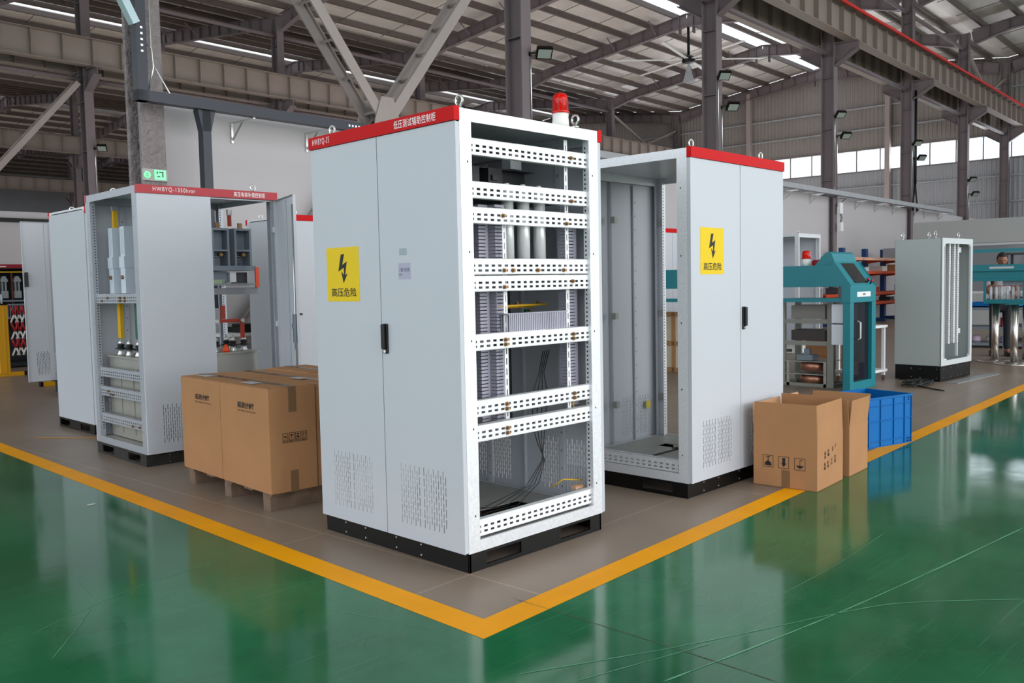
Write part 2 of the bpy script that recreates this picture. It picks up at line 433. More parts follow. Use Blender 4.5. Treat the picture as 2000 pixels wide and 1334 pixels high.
# ---- roof sheets with the ridge skylights, purlins as their parts
FOIL = mat('roof_foil', 'e0d8d2', .42, .35, var=.08, vs=1.2, bump=.8, bs=1.8)
PURL = mat('purlin_paint', '5e534f', .6)
SKYP = glassy('skylight_sheet', 'fbfdff', .80, .3)
for s in range(-1, 4):
    ya = Y1+s*SPAN; yr = ya+SPAN/2; g = .80
    zg = ZR-(ZR-ZE)*g/(SPAN/2)
    m = MB()
    for a, b, za, zb in ((ya, yr-g, ZE, zg), (ya+SPAN, yr+g, ZE, zg)):
        m.face([(XA, a, za), (GX, a, za), (GX, b, zb), (XA, b, zb)]); m.face([(XA, a, za+.09), (XA, b, zb+.09), (GX, b, zb+.09), (GX, a, za+.09)])
        m.face([(XA, b, zb), (GX, b, zb), (GX, b, zb+.09), (XA, b, zb+.09)])
    ce = m.build('ceiling', FOIL, rz=PHI); tag(ce, kind='structure')
    n = 7
    for side in (0, 1):
        for k in range(n):
            t = (k+.35)/(n-.65)*(SPAN/2-g-.05)
            y = ya+.25+t if side == 0 else ya+SPAN-.25-t
            zz = roofz(y)-.02 if abs(y-yr) > g else zg
            m = MB(); m.box(XA, y-.035, zz-.24, GX-.06, y+.035, zz-.02)
            m.box(XA, y-.035 if side else y-.075, zz-.245, GX-.06, y+.075 if side else y+.035, zz-.235)
            m.build('purlin', PURL, ce)
    # sag rods between the purlins
    m = MB()
    for i in range(-2, 6):
        for fx in (.33, .67):
            x = X0+BAY*(i+fx)
            if x > GX-1: continue
            for a, b, za, zb in ((ya+.3, yr-g, ZE-.16, zg-.16), (ya+SPAN-.3, yr+g, ZE-.16, zg-.16)):
                m.beam((x, a, za), (x, b, zb), .02, .02)
    m.build('sag_rods', PURL, ce)
    m = MB(); m.box(XA, yr-g, zg+.10, GX, yr+g, zg+.12)
    sk = m.build('window_%d' % (s+3), SKYP, rz=PHI); tag(sk, kind='structure')

# ---- rafters (frames), columns, crane beams
def rafter(x, ya, label, group):
    e = empty('roof_rafter', B(x, ya+SPAN/2, 11.6), PHI, label, 'rafter', group)
    m = MB(); h = SPAN/2-.32
    def low(t):  # t: 0 ridge .. 1 eave
        return 1.13-.62*t-(.50 if t > .86 else 0)*0-.62*max(0, (t-.80)/.20)
    N = 12
    for sgn in (-1, 1):
        for k in range(N):
            t0, t1 = k/N, (k+1)/N
            y0, y1 = sgn*h*t0, sgn*h*t1
            top = lambda t: (ZR-.26-(ZR-ZE)*t)-11.6
            lo = lambda t: 1.15-1.08*t-.22*max(0, (t-.85)/.15)
            m.beam((0, y0, (top(t0)+lo(t0))/2), (0, y1, (top(t1)+lo(t1))/2), .012, top(t0)-lo(t0))
            m.beam((0, y0, lo(t0)), (0, y1, lo(t1)), .22, .02, m=0)
            m.beam((0, y0, top(t0)), (0, y1, top(t1)), .22, .02, m=0)
            if k: m.box(-.10, y0-.006, lo(t0), .10, y0+.006, top(t0))
    m.build('web_and_flanges', BROWN, e)
    m = MB()
    for sgn in (-1, 1):
        m.box(-.12, sgn*.35-.012, .8, .12, sgn*.35+.012, 1.62)
        for kk in (2, 5, 8):
            t = kk/12; y = sgn*h*t
            m.beam((.1, y, 1.2-1.02*t), (.75, y, 1.75-1.2*t), .04, .04); m.beam((-.1, y, 1.2-1.02*t), (-.75, y, 1.75-1.2*t), .04, .04)
    m.build_each('fly_brace', BROWN, e)
    return e
ord_ = ['seventh', 'sixth', 'fifth', 'fourth', 'third', 'second', 'first']
span_names = {-1: 'span above the green aisle', 0: 'span just behind the white partition', 1: 'second span behind the white partition', 2: 'third span behind the partition', 3: 'fourth span behind the partition'}
rproto = None
for s in range(-1, 4):
    for i in range(0, 7):
        if s == -1 and i < 3: continue
        x = X0+BAY*i if i < 6 else GX-.45
        lab = 'brown rafter, %s frame from the gable, %s' % (ord_[i], span_names[s])
        if rproto is None: e = rproto = rafter(x, Y1+s*SPAN, lab, 'roof rafters')
        else:
            e = copy_tree(rproto); e.location = B(x, Y1+s*SPAN+SPAN/2, 11.6)
        tag(e, lab, 'rafter', 'roof rafters')

def column(x, y, label, mt=BROWN, group=None, bf=.28, dp=.42, top=12.0, brackets=(-1, 1), ties=True, foam=False):
    e = empty('steel_column', B(x, y), PHI, label, 'column', group)
    m = MB(); f = .03 if not foam else .07; w = .02 if not foam else .09
    m.box(-bf/2, -dp/2, 0, bf/2, -dp/2+f, top); m.box(-bf/2, dp/2-f, 0, bf/2, dp/2, top); m.box(-w/2, -dp/2+f, 0, w/2, dp/2-f, top)
    if not foam:
        z = 1.3
        while z < top-.3:
            for a, b in ((-bf/2+.01, -w/2), (w/2, bf/2-.01)): m.box(a, -dp/2+f, z, b, dp/2-f, z+.015)
            z += 1.6
    o = m.build('column_shaft', mt, e, bevel=.02 if foam else 0)
    for sg in brackets:
        m = MB(); a, b = (dp/2, .93)
        P = [(a, 8.05), (a, 8.72), (b, 8.72), (b, 8.5)]
        m.prism([(sg*p, q) for p, q in P], (-.01, 0, 0), (0, 1, 0), (0, 0, 1), (1, 0, 0), .02)
        ys = sorted((sg*a, sg*b)); m.box(-bf/2, ys[0], 8.72, bf/2, ys[1], 8.75)
        m.beam((0, sg*a, 8.05), (0, sg*b, 8.5), bf*.9, .03)
        m.build('crane_bracket', mt, e)
    return e
for i in range(7):
    if i == 0:
        column(X0+.06, Y1, 'column thickly sprayed with rough grey fireproofing behind the capacitor cabinet', FOAM, bf=.33, dp=.40, foam=True)
        continue
    pos = ['', 'behind the big open cabinet with red beacon', 'behind the second cabinet with yellow sticker', 'rising above the teal machine', 'with the black hanging cable, behind the grey enclosure', 'next to last before the gable', 'standing at the far gable end'][i]
    column(X0+BAY*i if i < 6 else GX-.45, Y1, 'brown steel column of the white partition row, '+pos, group=None)
for i in range(0, 7):
    column(X0+BAY*i if i < 6 else GX-.45, Y1+SPAN, 'brown steel column of the row behind the partition, %s from the ribbed gable' % ord_[i], bf=.30, group=None)
for r in (2, 3):
    for i in range(0, 7):
        column(X0+BAY*i if i < 6 else GX-.45, Y1+SPAN*r, 'distant brown steel column far behind the partition', group='distant columns')
for y, w in ((14.0, 'beside the roller door housing'), (22.2, 'further from the roller door housing')):
    e = empty('wind_column', B(GX-.35, y), PHI, 'pale brown wind column standing against the ribbed gable, %s' % w, 'column')
    m = MB(); m.box(-.16, -.13, 0, .16, .13, 12.6); m.build('column_shaft', mat('pale_column_paint', 'a29693', .6), e, bevel=.01)

def crane_beam(y, sg, label, rail=False, x0=XA, x1=GX-.4, stiff=.94):
    yy = y+sg*(.31+.38)
    e = empty('crane_beam', B(x0, yy, 8.755), PHI, label, 'crane beam')
    L_ = x1-x0; m = MB()
    m.box(0, -.17, 0, L_, .17, .02); m.box(0, -.22, .85, L_, .22, .87); m.box(0, -.008, .02, L_, .008, .85)
    k = .4
    while k < L_:
        m.box(k-.006, -.15, .02, k+.006, .15, .85); k += stiff
    m.build('girder', mat('crane_beam_paint', '8b7f77', .6, var=.06, vs=1), e)
    m = MB(); m.box(0, -.035, .87, L_, .035, .93); m.build('rail', mat('rusty_rail', '2a201d', .6), e)
    if rail:
        m = MB(); m.box(0, -.33, .80, L_, -.27, .88)
        k = .5
        while k < L_: m.box(k, -.29, .82, k+.04, -.17, .85); k += 1.5
        m.build('conductor_rail', mat('red_conductor', 'd8261c', .45), e)
    return e
crane_beam(Y1, -1, 'crane beam with red conductor rail on the aisle side of the near column row', True)
crane_beam(Y1, 1, 'crane beam on the far side of the near column row')
crane_beam(Y1+SPAN, -1, 'long crane beam with many stiffeners along the second column row')
crane_beam(Y1+SPAN, 1, 'crane beam on the far side of the second column row')
crane_beam(Y1+2*SPAN, -1, 'distant crane beam along the third column row')
crane_beam(Y1+3*SPAN, -1, 'furthest crane beam along the fourth column row')
# round ties between neighbouring columns
for r in (0, 1):
    for i in range(0, 6):
        xa = X0+BAY*i+(.155 if i+r == 0 else .132); xb = (X0+BAY*(i+1) if i < 5 else GX-.45)-.132
        for zt, lab in ((8.45, 'lower'), (11.3, 'upper')):
            if (r == 0 and zt > 9 and i < 3) or (zt > 9 and i == 5): continue
            m = MB(); m.tube([(0, 0, 0), (xb-xa, 0, 0)], .075, 10)
            o = m.build('tie_pipe', BROWN, loc=B(xa, Y1+r*SPAN, zt), rz=PHI)
            tag(o, 'round %s tie pipe of the %s column row, %s bay from the gable' % (lab, ('near', 'second')[r], ord_[i+1]), 'tie pipe')

# ---- laced cross braces
def cross_brace(y, xa, xb, z0, z1, label, depth=.19):
    e = empty('cross_brace', B(xa, y), PHI, label, 'brace')
    L_ = xb-xa; cx, cz = L_/2, (z0+z1)/2
    for a, b in (((.1, z0), (L_-.1, z1)), ((.1, z1), (L_-.1, z0))):
        A = Vector((a[0], 0, a[1])); Bb = Vector((b[0], 0, b[1])); d = (Bb-A).normalized(); n = (Bb-A).length
        m = MB()
        for sg in (-1, 1):
            m.beam(A+Vector((0, sg*depth, 0)), Bb+Vector((0, sg*depth, 0)), .03, .17)
            m.beam(A+Vector((0, sg*(depth-.03), .0))+Vector((-d.z, 0, d.x))*.08, Bb+Vector((0, sg*(depth-.03), 0))+Vector((-d.z, 0, d.x))*.08, .07, .012)
        k = .5
        while k < n-.4:
            p = A+d*k; m.beam(p+Vector((0, -depth+.03, .02)), p+Vector((0, depth-.03, .02)), .07, .02, up=d)
            k += .62
        m.build('laced_strut', mat('brace_paint', '9c918d', .6, var=.05, vs=2), e)
    m = MB()
    for sg in (-1, 1):
        y0 = sg*(depth+.02)
        ys = sorted((y0, y0+sg*.02))
        m.prism([(cx-.34, cz-.36), (cx-.14, cz-.46), (cx+.14, cz-.46), (cx+.34, cz-.36), (cx+.24, cz+.1), (cx+.12, cz+.42), (cx-.12, cz+.42), (cx-.24, cz+.1)], (0, ys[0], 0), (1, 0, 0), (0, 0, 1), (0, 1, 0), .02)
    m.build('gusset_plate', mat('brace_paint', '9c918d'), e)
    return e
cross_brace(Y1-.29, X0+.50, X0+BAY-.50, .02, 7.95, 'laced steel cross brace in front of the white partition beside the main cabinet')
cross_brace(Y1+SPAN, X0+.22, X0+BAY-.2, .25, 8.3, 'laced steel cross brace between columns of the row behind the partition')
# small roof-level V brace near the gable
m = MB(); yy = Y1+SPAN
m.beam((X0+BAY*5+.2, yy, 11.2), ((X0+BAY*5.5), yy, 9.8), .1, .1); m.beam((X0+BAY*5.5, yy, 9.8), (GX-.6, yy, 11.0), .1, .1)
tag(m.build('cross_brace', mat('brace_paint', '9c918d'), rz=PHI), 'small V shaped brace between the last two columns of the second row', 'brace')
m = MB(); yy = Y1
m.beam((X0+BAY*5+.2, yy, 11.5), ((X0+BAY*5.5), yy, 9.9), .1, .1); m.beam((X0+BAY*5.5, yy, 9.9), (GX-.6, yy, 11.2), .1, .1)
tag(m.build('cross_brace', mat('brace_paint', '9c918d'), rz=PHI), 'small V shaped brace above the red conductor rail near the gable', 'brace')

# ---- partitions
segs = [(X0+BAY*i+.03, X0+BAY*(i+1)-.03) for i in range(5)]+[(X0+BAY*5+.03, 43.0)]
m = MB()
for k, (a, b) in enumerate(segs): m.box(a, Y1-.04, 0, b, Y1+.04, 3.93 if k == 0 else 4.0)
tag(m.build('wall_north', PWALL, rz=PHI), kind='structure')
m = MB(); m.box(XA, Y1+SPAN-.9, 0, 24, Y1+SPAN-.8, 3.95)
tag(m.build('wall_west', PWALL, rz=PHI), kind='structure')
m = MB(); m.box(XA, Y1+SPAN-1.0, 3.62, 14, Y1+SPAN-.9, 3.74)
tag(m.build('trim_3', DARK, rz=PHI), kind='structure')
# grey partition room crossing the right background
m = MB()
gx = 25.0
m.plate((gx, 5.65, 0), (0, -1, 0), (0, 0, 1), 40, 3.02, .1, [(1.2, 4.9, .9, 2.35), (5.6, 9.4, .9, 2.35), (10.2, 14, .9, 2.35)])
m.box(gx-.04, -33, 2.6, gx, 5.65, 2.62)
tag(m.build('wall_south', GWALL, rz=PHI), kind='structure')
m = MB()
for a in (1.2, 5.6, 10.2):
    y0 = 5.65-a; w = 3.7
    for p, q in ((y0-w, y0-w+.08), (y0-.08, y0), (y0-w/2-.03, y0-w/2+.03)): m.box(gx-.03, p, .9, gx+.06, q, 2.35)
    m.box(gx-.03, y0-w, 2.27, gx+.06, y0, 2.35); m.box(gx-.03, y0-w, .9, gx+.06, y0, .96)
w2 = m.build('window_9', mat('pale_window_frame', 'c9cbd0', .4), rz=PHI); tag(w2, kind='structure')
m = MB(); m.box(gx+.0, 5.65-14, .9, gx+.01, 4.45, 2.35); m.build('pane', glassy('room_glass', 'b9bcc0', .6), w2)
m = MB(); m.box(gx+3.5, -10, 0, gx+3.6, 5.6, 3.0); tag(m.build('wall_inner', mat('inner_room_wall', '8c8d90', .7), rz=PHI), kind='structure')

m = MB(); m.box(XA, GY1, 0, GX, GY1+.2, ZR); tag(m.build('wall_far', SIDING, rz=PHI), kind='structure')
# ---- cable trays
def bracket_row(par, xs, y, z, m_=STEEL, rc=.5):
    for x in xs:
        m = MB(); m.box(x-.015, y, z-.28, x+.015, y+.02, z); m.box(x-.015, y-rc, z-.02, x+.015, y, z); m.beam((x, y-.0, z-.24), (x, y-.26, z-.02), .02, .02, up=(1, 0, 0))
        m.build('tray_bracket', m_, par)
tr = empty('cable_tray', B(0, 0), PHI, 'dark navy cable tray running down the rough column and along the partition top', 'cable tray')
m = MB(); yt = Y1-.63
m.box(2.12, yt-.06, 3.77, 9.6, yt+.08, 3.90); m.build('tray_run', NAVY, tr); tray0 = tr
m = MB(); m.box(2.12, yt-.06, 3.77, 2.25, yt+.08, 9.0); m.build('tray_drop', NAVY, tr)
m = MB(); m.box(2.98, yt+.0, 1.2, 3.10, yt+.12, 3.77); m.prism([(2.92, 3.77), (3.17, 3.77), (3.10, 3.5), (2.98, 3.5)], (0, yt, 0), (1, 0, 0), (0, 0, 1), (0, 1, 0), .12); m.build('tray_drop', NAVY, tr)
m = MB()
for z in (4.35, 4.42, 4.49, 4.56, 4.63): m.box(2.17, yt-.065, z, 2.20, yt-.06, z+.025)
for x in (5.3, 5.36, 5.42, 5.48, 7.0, 7.06, 7.12, 7.18): m.box(x, yt-.065, 3.82, x+.03, yt-.06, 3.85)
m.build_each('vent_slot', STEEL, tr)
bracket_row(tr, (3.75, 5.0, 5.85), Y1-.065, 3.77, rc=.56)
m = MB(); m.tube([(2.25, yt+.02, 4.5), (2.33, yt-.02, 4.42), (2.35, yt, 4.2), (2.27, yt, 3.88)], .012, 6); m.tube([(2.50, Y1-.25, 9), (2.53, Y1-.25, 4.5), (2.54, Y1-.3, 4.3), (2.58, yt+.04, 3.9)], .01, 6); m.build_each('conduit', STEEL, tr)
tr = empty('cable_tray', B(0, 0), PHI, 'pale grey cable tray along the top of the long white partition', 'cable tray')
m = MB(); yt = Y1-.5
m.box(9.75, yt-.08, 3.98, 36.5, yt+.08, 4.12); m.build('tray_run', GREYTRAY, tr)
bracket_row(tr, [17.9+1.83*k+(.3 if k in (4, 8) else 0) for k in range(11)], Y1-.065, 3.975, rc=.45)
bx = MB(); bx.box(2.0, 0, 0, 2.3, .02, .02)
# galvanised strut and clamp at the top of the rough column
e = bpy.data.objects.new('strut_bracket', None); col.objects.link(e); e.parent = tray0; e.location = (2.12, Y1-.70, 4.62)
m = MB(); m.beam((-.02, 0, .05), (-.75, -.10, 1.35), .10, .10); m.build('channel', mat('blueish_galvanised', 'b9cdd2', .3, .5), e)
m = MB(); m.beam((.16, -.02, .46), (-.30, -.07, .50), .03, .05); m.tube([(-.03, -.12, .38), (-.03, .1, .38)], .03, 8); m.build('clamp', mat('blueish_galvanised', 'b9cdd2'), e)

# ---- floodlights on the columns
def flood(x, y, z, sg, label):
    e = empty('floodlight', B(x, y, z), PHI, label, 'floodlight', None)
    m = MB(); m.box(-.04, -.012, -.04, .04, 0, .04); m.beam((0, -.012, 0), (sg*.10, -.20, .04), .04, .04); m.build('arm', BLACK, e)
    U = Vector((.80, .60*-1*sg*sg, 0)).normalized(); n_ = Vector((-.42, -.55, -.72)).normalized(); V = U.cross(n_).normalized() if U.cross(n_).z > 0 else n_.cross(U).normalized()
    o_ = Vector((sg*.12, -.26, -.02)); h_ = (U.cross(V)*1.0).normalized(); h_ = h_ if h_.dot(n_) > 0 else -h_
    m = MB(); m.prism([(-.15, -.115), (.15, -.115), (.15, .115), (-.15, .115)], o_, U, V, -h_, .09); m.build('housing', BLACK, e)
    m = MB(); m.prism([(-.128, -.093), (.128, -.093), (.128, .093), (-.128, .093)], o_+h_*.001, U, V, h_, .004); m.build('lens', mat('floodlight_lens', '98a49c', .25), e)
    m = MB(); m.tube([(0, -.02, 0), (0, -.014, -.3), (0, -.014, -2.2)], .012, 6); m.build('conduit', STEEL, e)
for (x, z, sg, lab) in ((9.97+.1, 5.8, 1, 'black floodlight with pale lens on the column next to the red beacon'), (17.57, 5.8, 1, 'black floodlight with visible lens on the column above the second stickered cabinet'),
                       (25.07, 5.9, 1, 'black floodlight with visible lens on the column over the teal machine'), (24.87, 6.5, -1, 'black floodlight turned away on the column over the teal machine'),
                       (32.60, 5.9, 1, 'black floodlight on the column with the hanging black cable'), (32.34, 6.4, -1, 'small floodlight turned away on the hanging-cable column'),
                       (40.07, 5.0, 1, 'bright floodlight low on the next to last column'), (39.87, 5.6, -1, 'small floodlight turned away on the next to last column')):
    flood(x, Y1-.212, z, sg, lab)
flood(10.07, Y1+SPAN-.215, 6.2, 1, 'small floodlight on the column behind the sprayed column')
flood(17.37, Y1-.215, 6.5, -1, 'small floodlight turned away on the column above the second stickered cabinet')

# ---- ceiling fan with mist nozzle under the ridge
e = empty('ceiling_fan', B(32.6, Y1+SPAN/2, 11.3), PHI, 'large six-bladed ceiling fan hanging below the ridge', 'fan')
m = MB(); m.tube([(0, 0, .2), (0, 0, 1.45)], .06, 10); m.build('down_rod', BLACK, e)
m = MB(); m.lathe([(.12, -.12), (.30, -.10), (.30, .06), (.16, .2)], n=16); m.build('motor_housing', BLACK, e)
for k in range(6):
    a = rad(60*k+12); m = MB()
    d = Vector((math.cos(a), math.sin(a), 0)); m.beam(d*.28+Vector((0, 0, .02)), d*3.4+Vector((0, 0, .02)), .17, .025)
    m.build('blade', mat('fan_blade', 'cfcfcd', .4), e)
m = MB(); m.lathe([(.04, -.15), (.13, -.5), (.26, -.95)], n=14)
fm = bpy.data.materials.new('fine_mist'); fm.use_nodes = True
nt = fm.node_tree; nt.nodes.remove(nt.nodes['Principled BSDF']); vs_ = nt.nodes.new('ShaderNodeVolumeScatter'); vs_.inputs['Density'].default_value = .22; vs_.inputs['Color'].default_value = (1, 1, 1, 1)
nt.links.new(vs_.outputs[0], nt.nodes['Material Output'].inputs['Volume'])
tag(m.build('mist_spray', fm, loc=B(32.6, Y1+SPAN/2, 11.3)), 'white mist spraying down below the ceiling fan', 'mist', kind='stuff')

# ---- black cable hanging at the fourth column, exit lamps, wall box
m = MB(); m.tube([(0, 0, 8.4), (.02, 0, 6.2), (0, 0, 4.9)], .05, 6); m.tube([(0, 0, 4.9), (-.22, 0, 4.2), (-.25, 0, 3.9)], .035, 6); m.tube([(0, 0, 4.9), (.22, 0, 4.2), (.25, 0, 3.9)], .035, 6)
tag(m.build('hanging_cable', RUBBER, loc=B(32.47, Y1-.30, 0), rz=PHI), 'black cable hanging down a column and splitting in two', 'cable')
def exit_lamp(loc, label, big=True):
    e = empty('exit_lamp', loc, PHI, label, 'exit sign')
    m = MB(); m.box(-.05, 0, 0, .28, .03, .15); m.build('back_plate', mat('clear_plate', '9a9696', .3), e)
    m = MB(); m.box(.10, -.012, .015, .25, 0, .14); m.build('green_panel', glow('exit_green', '7df0a4', 1.2), e)
    m = MB(); m.box(.125, -.016, .09, .14, -.012, .12); m.box(.155, -.016, .105, .215, -.012, .118); m.box(.20, -.016, .05, .215, -.012, .118); m.box(.13, -.016, .05, .17, -.012, .062)
    m.build('running_figure', INK, e)
    m = MB(); m.torus((.0, -.01, .07), .035, .012, 'y', 14, 6); m.lathe([(.022, 0), (.022, .01)], (0, -.01, .065), 10); m.build('lamp_ring', glow('exit_green', '7df0a4', 1.2), e)
    return e
exit_lamp(B(2.40, Y1-.235, 2.86), 'glowing green exit lamp on the rough column above the capacitor cabinet')
e = exit_lamp(B(32.9, Y1-.35, 2.75), 'small glowing green exit lamp behind the grey open cabinet')
m = MB(); m.box(-.12, -.06, .55, .12, 0, .9, 0); m.box(-.1, -.08, 0, .1, -.01, .28, 0); m.tube([(0, -.03, .3), (.05, -.05, .42), (0, -.03, .56)], .03, 6, 1)
tag(m.build('wall_socket_box', [WHITE, GREYP], loc=B(25.05, Y1-.32, 2.9), rz=PHI), 'small white control box on the column behind the teal machine', 'control box')

# ================================================================== CABINETS
def vent_holes(x0, z0, w, h, n=20, rows=6):
    """staggered slots; a plain cross is left in the middle like the pressed pattern"""
    hs = []; px = w/n; pz = h/rows; half = n//2
    for i in range(n):
        if i in (half-1,) and n > 12: continue
        off = 0 if i % 2 == 0 else pz*.5
        for r in range(rows):
            a = z0+r*pz+off+.006; b = a+pz*.80
            if b > z0+h+pz*.3: continue
            x = x0+(i+.35)*px
            hs.append((x, x+.0062, a, b))
    return hs
def rail_holes(w, z, n=20, sh=.0118):
    p = (w-.03)/n; hs = []
    for k in range(n):
        x = .02+p*(k+.18)
        for zz in z: hs.append((x, x+p*.55, zz-sh/2, zz+sh/2))
    return hs
def eye_bolt(par, x, y, z, axis='y', R=.024):
    m = MB(); m.torus((0, 0, .021+R), R, .0065, axis, 18, 8); m.lathe([(.022, 0), (.022, .008), (.012, .012), (.010, .024)], n=12)
    o = m.build('lifting_eye', STEEL, par, loc=(x, y, z)); return o
def bolt(par, x, y, z, d=(0, -1, 0), r=.009, name='bolt', mt=None):
    m = MB(); d = Vector(d); m.tube([Vector((0, 0, 0)), d*.006], r*1.35, 6); m.tube([d*.006, d*.018], r*.75, 8)
    return m.build(name, mt or BRASS, par, loc=(x, y, z))
def rivets(mb, pts, d, m=1):
    for p in pts: mb.tube([Vector(p), Vector(p)+Vector(d)*.003], .006, 6, m)

W_, D_, H_ = 1.25, 1.06, 2.30
def handle(par, x, z, y=-.025):
    m = MB(); m.box(x-.019, y-.012, z-.08, x+.019, y, z+.08); m.box(x-.013, y-.030, z-.055, x+.013, y-.012, z+.078)
    h = m.build('swing_handle', BLACK, par, bevel=.004)
    m = MB(); m.lathe([(.009, 0), (.009, .003)], n=12)
    k = m.build('key_barrel', STEEL, h, loc=(x, y-.013, z-.068)); k.rotation_euler = (rad(90), 0, 0)
def sticker(par, x, z, w=.308, h=.303, y=-.0262):
    m = MB(); m.box(x, y-.0012, z, x+w, y, z+h)
    s = m.build('warning_sticker', STK, par)
    o = Vector((x, y-.0014, z)); U = Vector((1, 0, 0)); V = Vector((0, 0, 1))
    P = [(.47, .865), (.57, .875), (.50, .68), (.625, .735), (.565, .50), (.64, .515), (.525, .33), (.455, .555), (.52, .49), (.535, .62), (.385, .55)]
    P = [(.455, .870), (.56, .875), (.49, .675), (.635, .735), (.575, .485), (.65, .515), (.52, .335), (.455, .56), (.535, .49), (.54, .625), (.365, .555)]
    mb = MB(); mb.prism([(p*w, q*h) for p, q in P], o, U, V, (0, -1, 0), .0006)
    mb.build('lightning_arrow', INK, s)
    text('lettering', '高压危险', INK, o+U*w*.13+V*h*.085, U, V, w*.78, h*.165, s, th=.0006, bold=.012)
    return s

def cabinet(loc, rz, label, W=W_, D=D_, H=H_, plinth=.10, open_side='L', rails=(), front=('closed', 'closed'), back=('closed', 'closed'),
            side_panel=True, header=None, header_mat=None, header_left=None, beacon=None, plinth_mat=BLACK, strip=True, vents=(True, True), fork=True, rail_hole_n=20, door_mat=DOOR, eyes=((.15, .12), (1.1, .12), (.15, .94), (1.1, .94)), frame_mat=ZINC, group=None, far_holes=True, backstrip=True):
    """doors face local -y; x runs along the doors, y into the depth; the open side is local left (x=0) or right (x=W)"""
    e = empty('electrical_cabinet', loc, rz, label, 'cabinet', group)
    # plinth
    p = MB(); t = .012; i = .006
    hl = [(.12, .375, .022, .082), (.69, .95, .022, .082)] if fork else []
    p.box(i, i, .001, W-i, i+t, plinth); p.box(i, D-i-t, .001, W-i, D-i, plinth)
    p.plate((W-i-t, i, .001), (0, 1, 0), (0, 0, 1), D-2*i, plinth-.001, t, hl); p.plate((i, D-i, .001), (0, -1, 0), (0, 0, 1), D-2*i, plinth-.001, -t*-1, [(D-2*i-b, D-2*i-a, c, d) for a, b, c, d in hl])
    rv = [(x, i, z) for x in (.19, .38, .66, .87) for z in (.022, .078)]
    rivets(p, rv, (0, -1, 0))
    p.build('plinth', [plinth_mat, STEEL], e)
    # frame: four posts and rails all round
    f = MB(); zb = plinth; zt = H; pw = .078; pt = .045; yo = 0.
    for x0, sx in ((0, 1), (W, -1)):
        for y0, sy in ((0, 1), (D, -1)):
            xs = sorted((x0, x0+sx*.014)); ys = sorted((y0, y0+sy*pw))
            f.box(xs[0], ys[0], zb, xs[1], ys[1], zt)                      # outer flange on the side face
            xs = sorted((x0+sx*.014, x0+sx*pt)); ys2 = sorted((y0, y0+sy*.02))
            f.box(xs[0], ys2[0], zb, xs[1], ys2[1], zt)                    # front / back flange
            ys3 = sorted((y0+sy*(pw-.004), y0+sy*pw))
            f.box(xs[0], ys3[0], zb, xs[1], ys3[1], zt)                    # inner flange with holes
            z = zb+.12; yy = y0+sy*(pw+.0006)
            while z < zt-.1 and far_holes:
                f.face([(x0+sx*.025, yy, z), (x0+sx*.035, yy, z), (x0+sx*.035, yy, z+.010), (x0+sx*.025, yy, z+.010)], 1); z += .025
            z = zb+.18
            for k in range(5):
                xx = x0-sx*.0006
                f.face([(xx, y0+sy*.045, z), (xx, y0+sy*.053, z), (xx, y0+sy*.053, z+.010), (xx, y0+sy*.045, z+.010)], 1); z += .44
    for x in (0, W-.014):
        f.box(x, pw, zb, x+.014, D-pw, zb+.058); f.box(x, pw, zt-.060, x+.014, D-pw, zt)
    for y in (0, D-.02):
        f.box(pt, y, zb, W-pt, y+.02, zb+.05); f.box(pt, y, zt-.075, W-pt, y+.02, zt)
    f.build('frame', [frame_mat, DARK], e)
    m = MB(); m.box(.014, .02, zt-.012, W-.014, D-.02, zt-.002); m.build('roof_panel', ZINC, e)
    ho = [(.35, .50, .40, .52), (.62, .70, .36, .56)]
    m = MB(); m.plate((.02, .03, zb+.045), (1, 0, 0), (0, 1, 0), W-.04, D-.06, .006, [(.30, .42, .20, .78), (.78, .90, .20, .78)] if fork else []); m.build('floor_pan', ZINCD, e)
    # doors
    dw = W/2-.004
    def door(k, side, state):
        x0 = .001 if k == 0 else W/2+.003
        vh = vent_holes(.13 if k == 0 else .12, .075, .375, .33) if vents[k] else []
        y = -.025 if side == 'f' else D+.025
        m = MB(); hgt = zt-.064-zb-.004
        if side == 'f':
            m.plate((0, .002, 0), (1, 0, 0), (0, 0, 1), dw, hgt, .003, vh); m.box(0, .002, 0, .003, .024, hgt); m.box(dw-.003, .002, 0, dw, .024, hgt); m.box(0, .002, 0, dw, .024, .003); m.box(0, .002, hgt-.003, dw, .024, hgt)
            m.box(dw*.46, .004, .02, dw*.54, .020, hgt-.02); m.box(.02, .004, .02, .05, .018, hgt-.02)
        else:
            m.plate((dw, -.002, 0), (-1, 0, 0), (0, 0, 1), dw, hgt, .003, vh); m.box(0, -.024, 0, .003, -.002, hgt); m.box(dw-.003, -.024, 0, dw, -.002, hgt)
            m.box(dw*.47, -.020, .02, dw*.53, -.004, hgt-.02)
            z = .1
            while z < hgt-.1: m.face([(dw*.495, -.0206, z), (dw*.495, -.0206, z+.012), (dw*.505, -.0206, z+.012), (dw*.505, -.0206, z)], 1); z += .11
        o = m.build('door' if side == 'f' else 'rear_door', [door_mat, DARK], e)
        if isinstance(state, (int, float)):
            if k == 0: o.location = (x0, y, zb+.004); o.rotation_euler = (0, 0, -rad(state))
            else:
                # hinge on the right edge
                hx = x0+dw; a = rad(state); o.location = (hx-dw*math.cos(a), y-dw*math.sin(a), zb+.004); o.rotation_euler = (0, 0, a)
        else: o.location = (x0, y, zb+.004)
        return o
    doors = []
    for k, st in enumerate(front):
        if st is not None: doors.append(door(k, 'f', st))
        else: doors.append(None)
    for k, st in enumerate(back):
        if st is not None: door(k, 'b', st)
    if side_panel:
        x = W-.003 if open_side == 'L' else 0
        m = MB()
        m.box(x, pw-.01, zb+.02, x+.003, D-pw+.01, zt-.02); m.build('side_panel', door_mat, e)
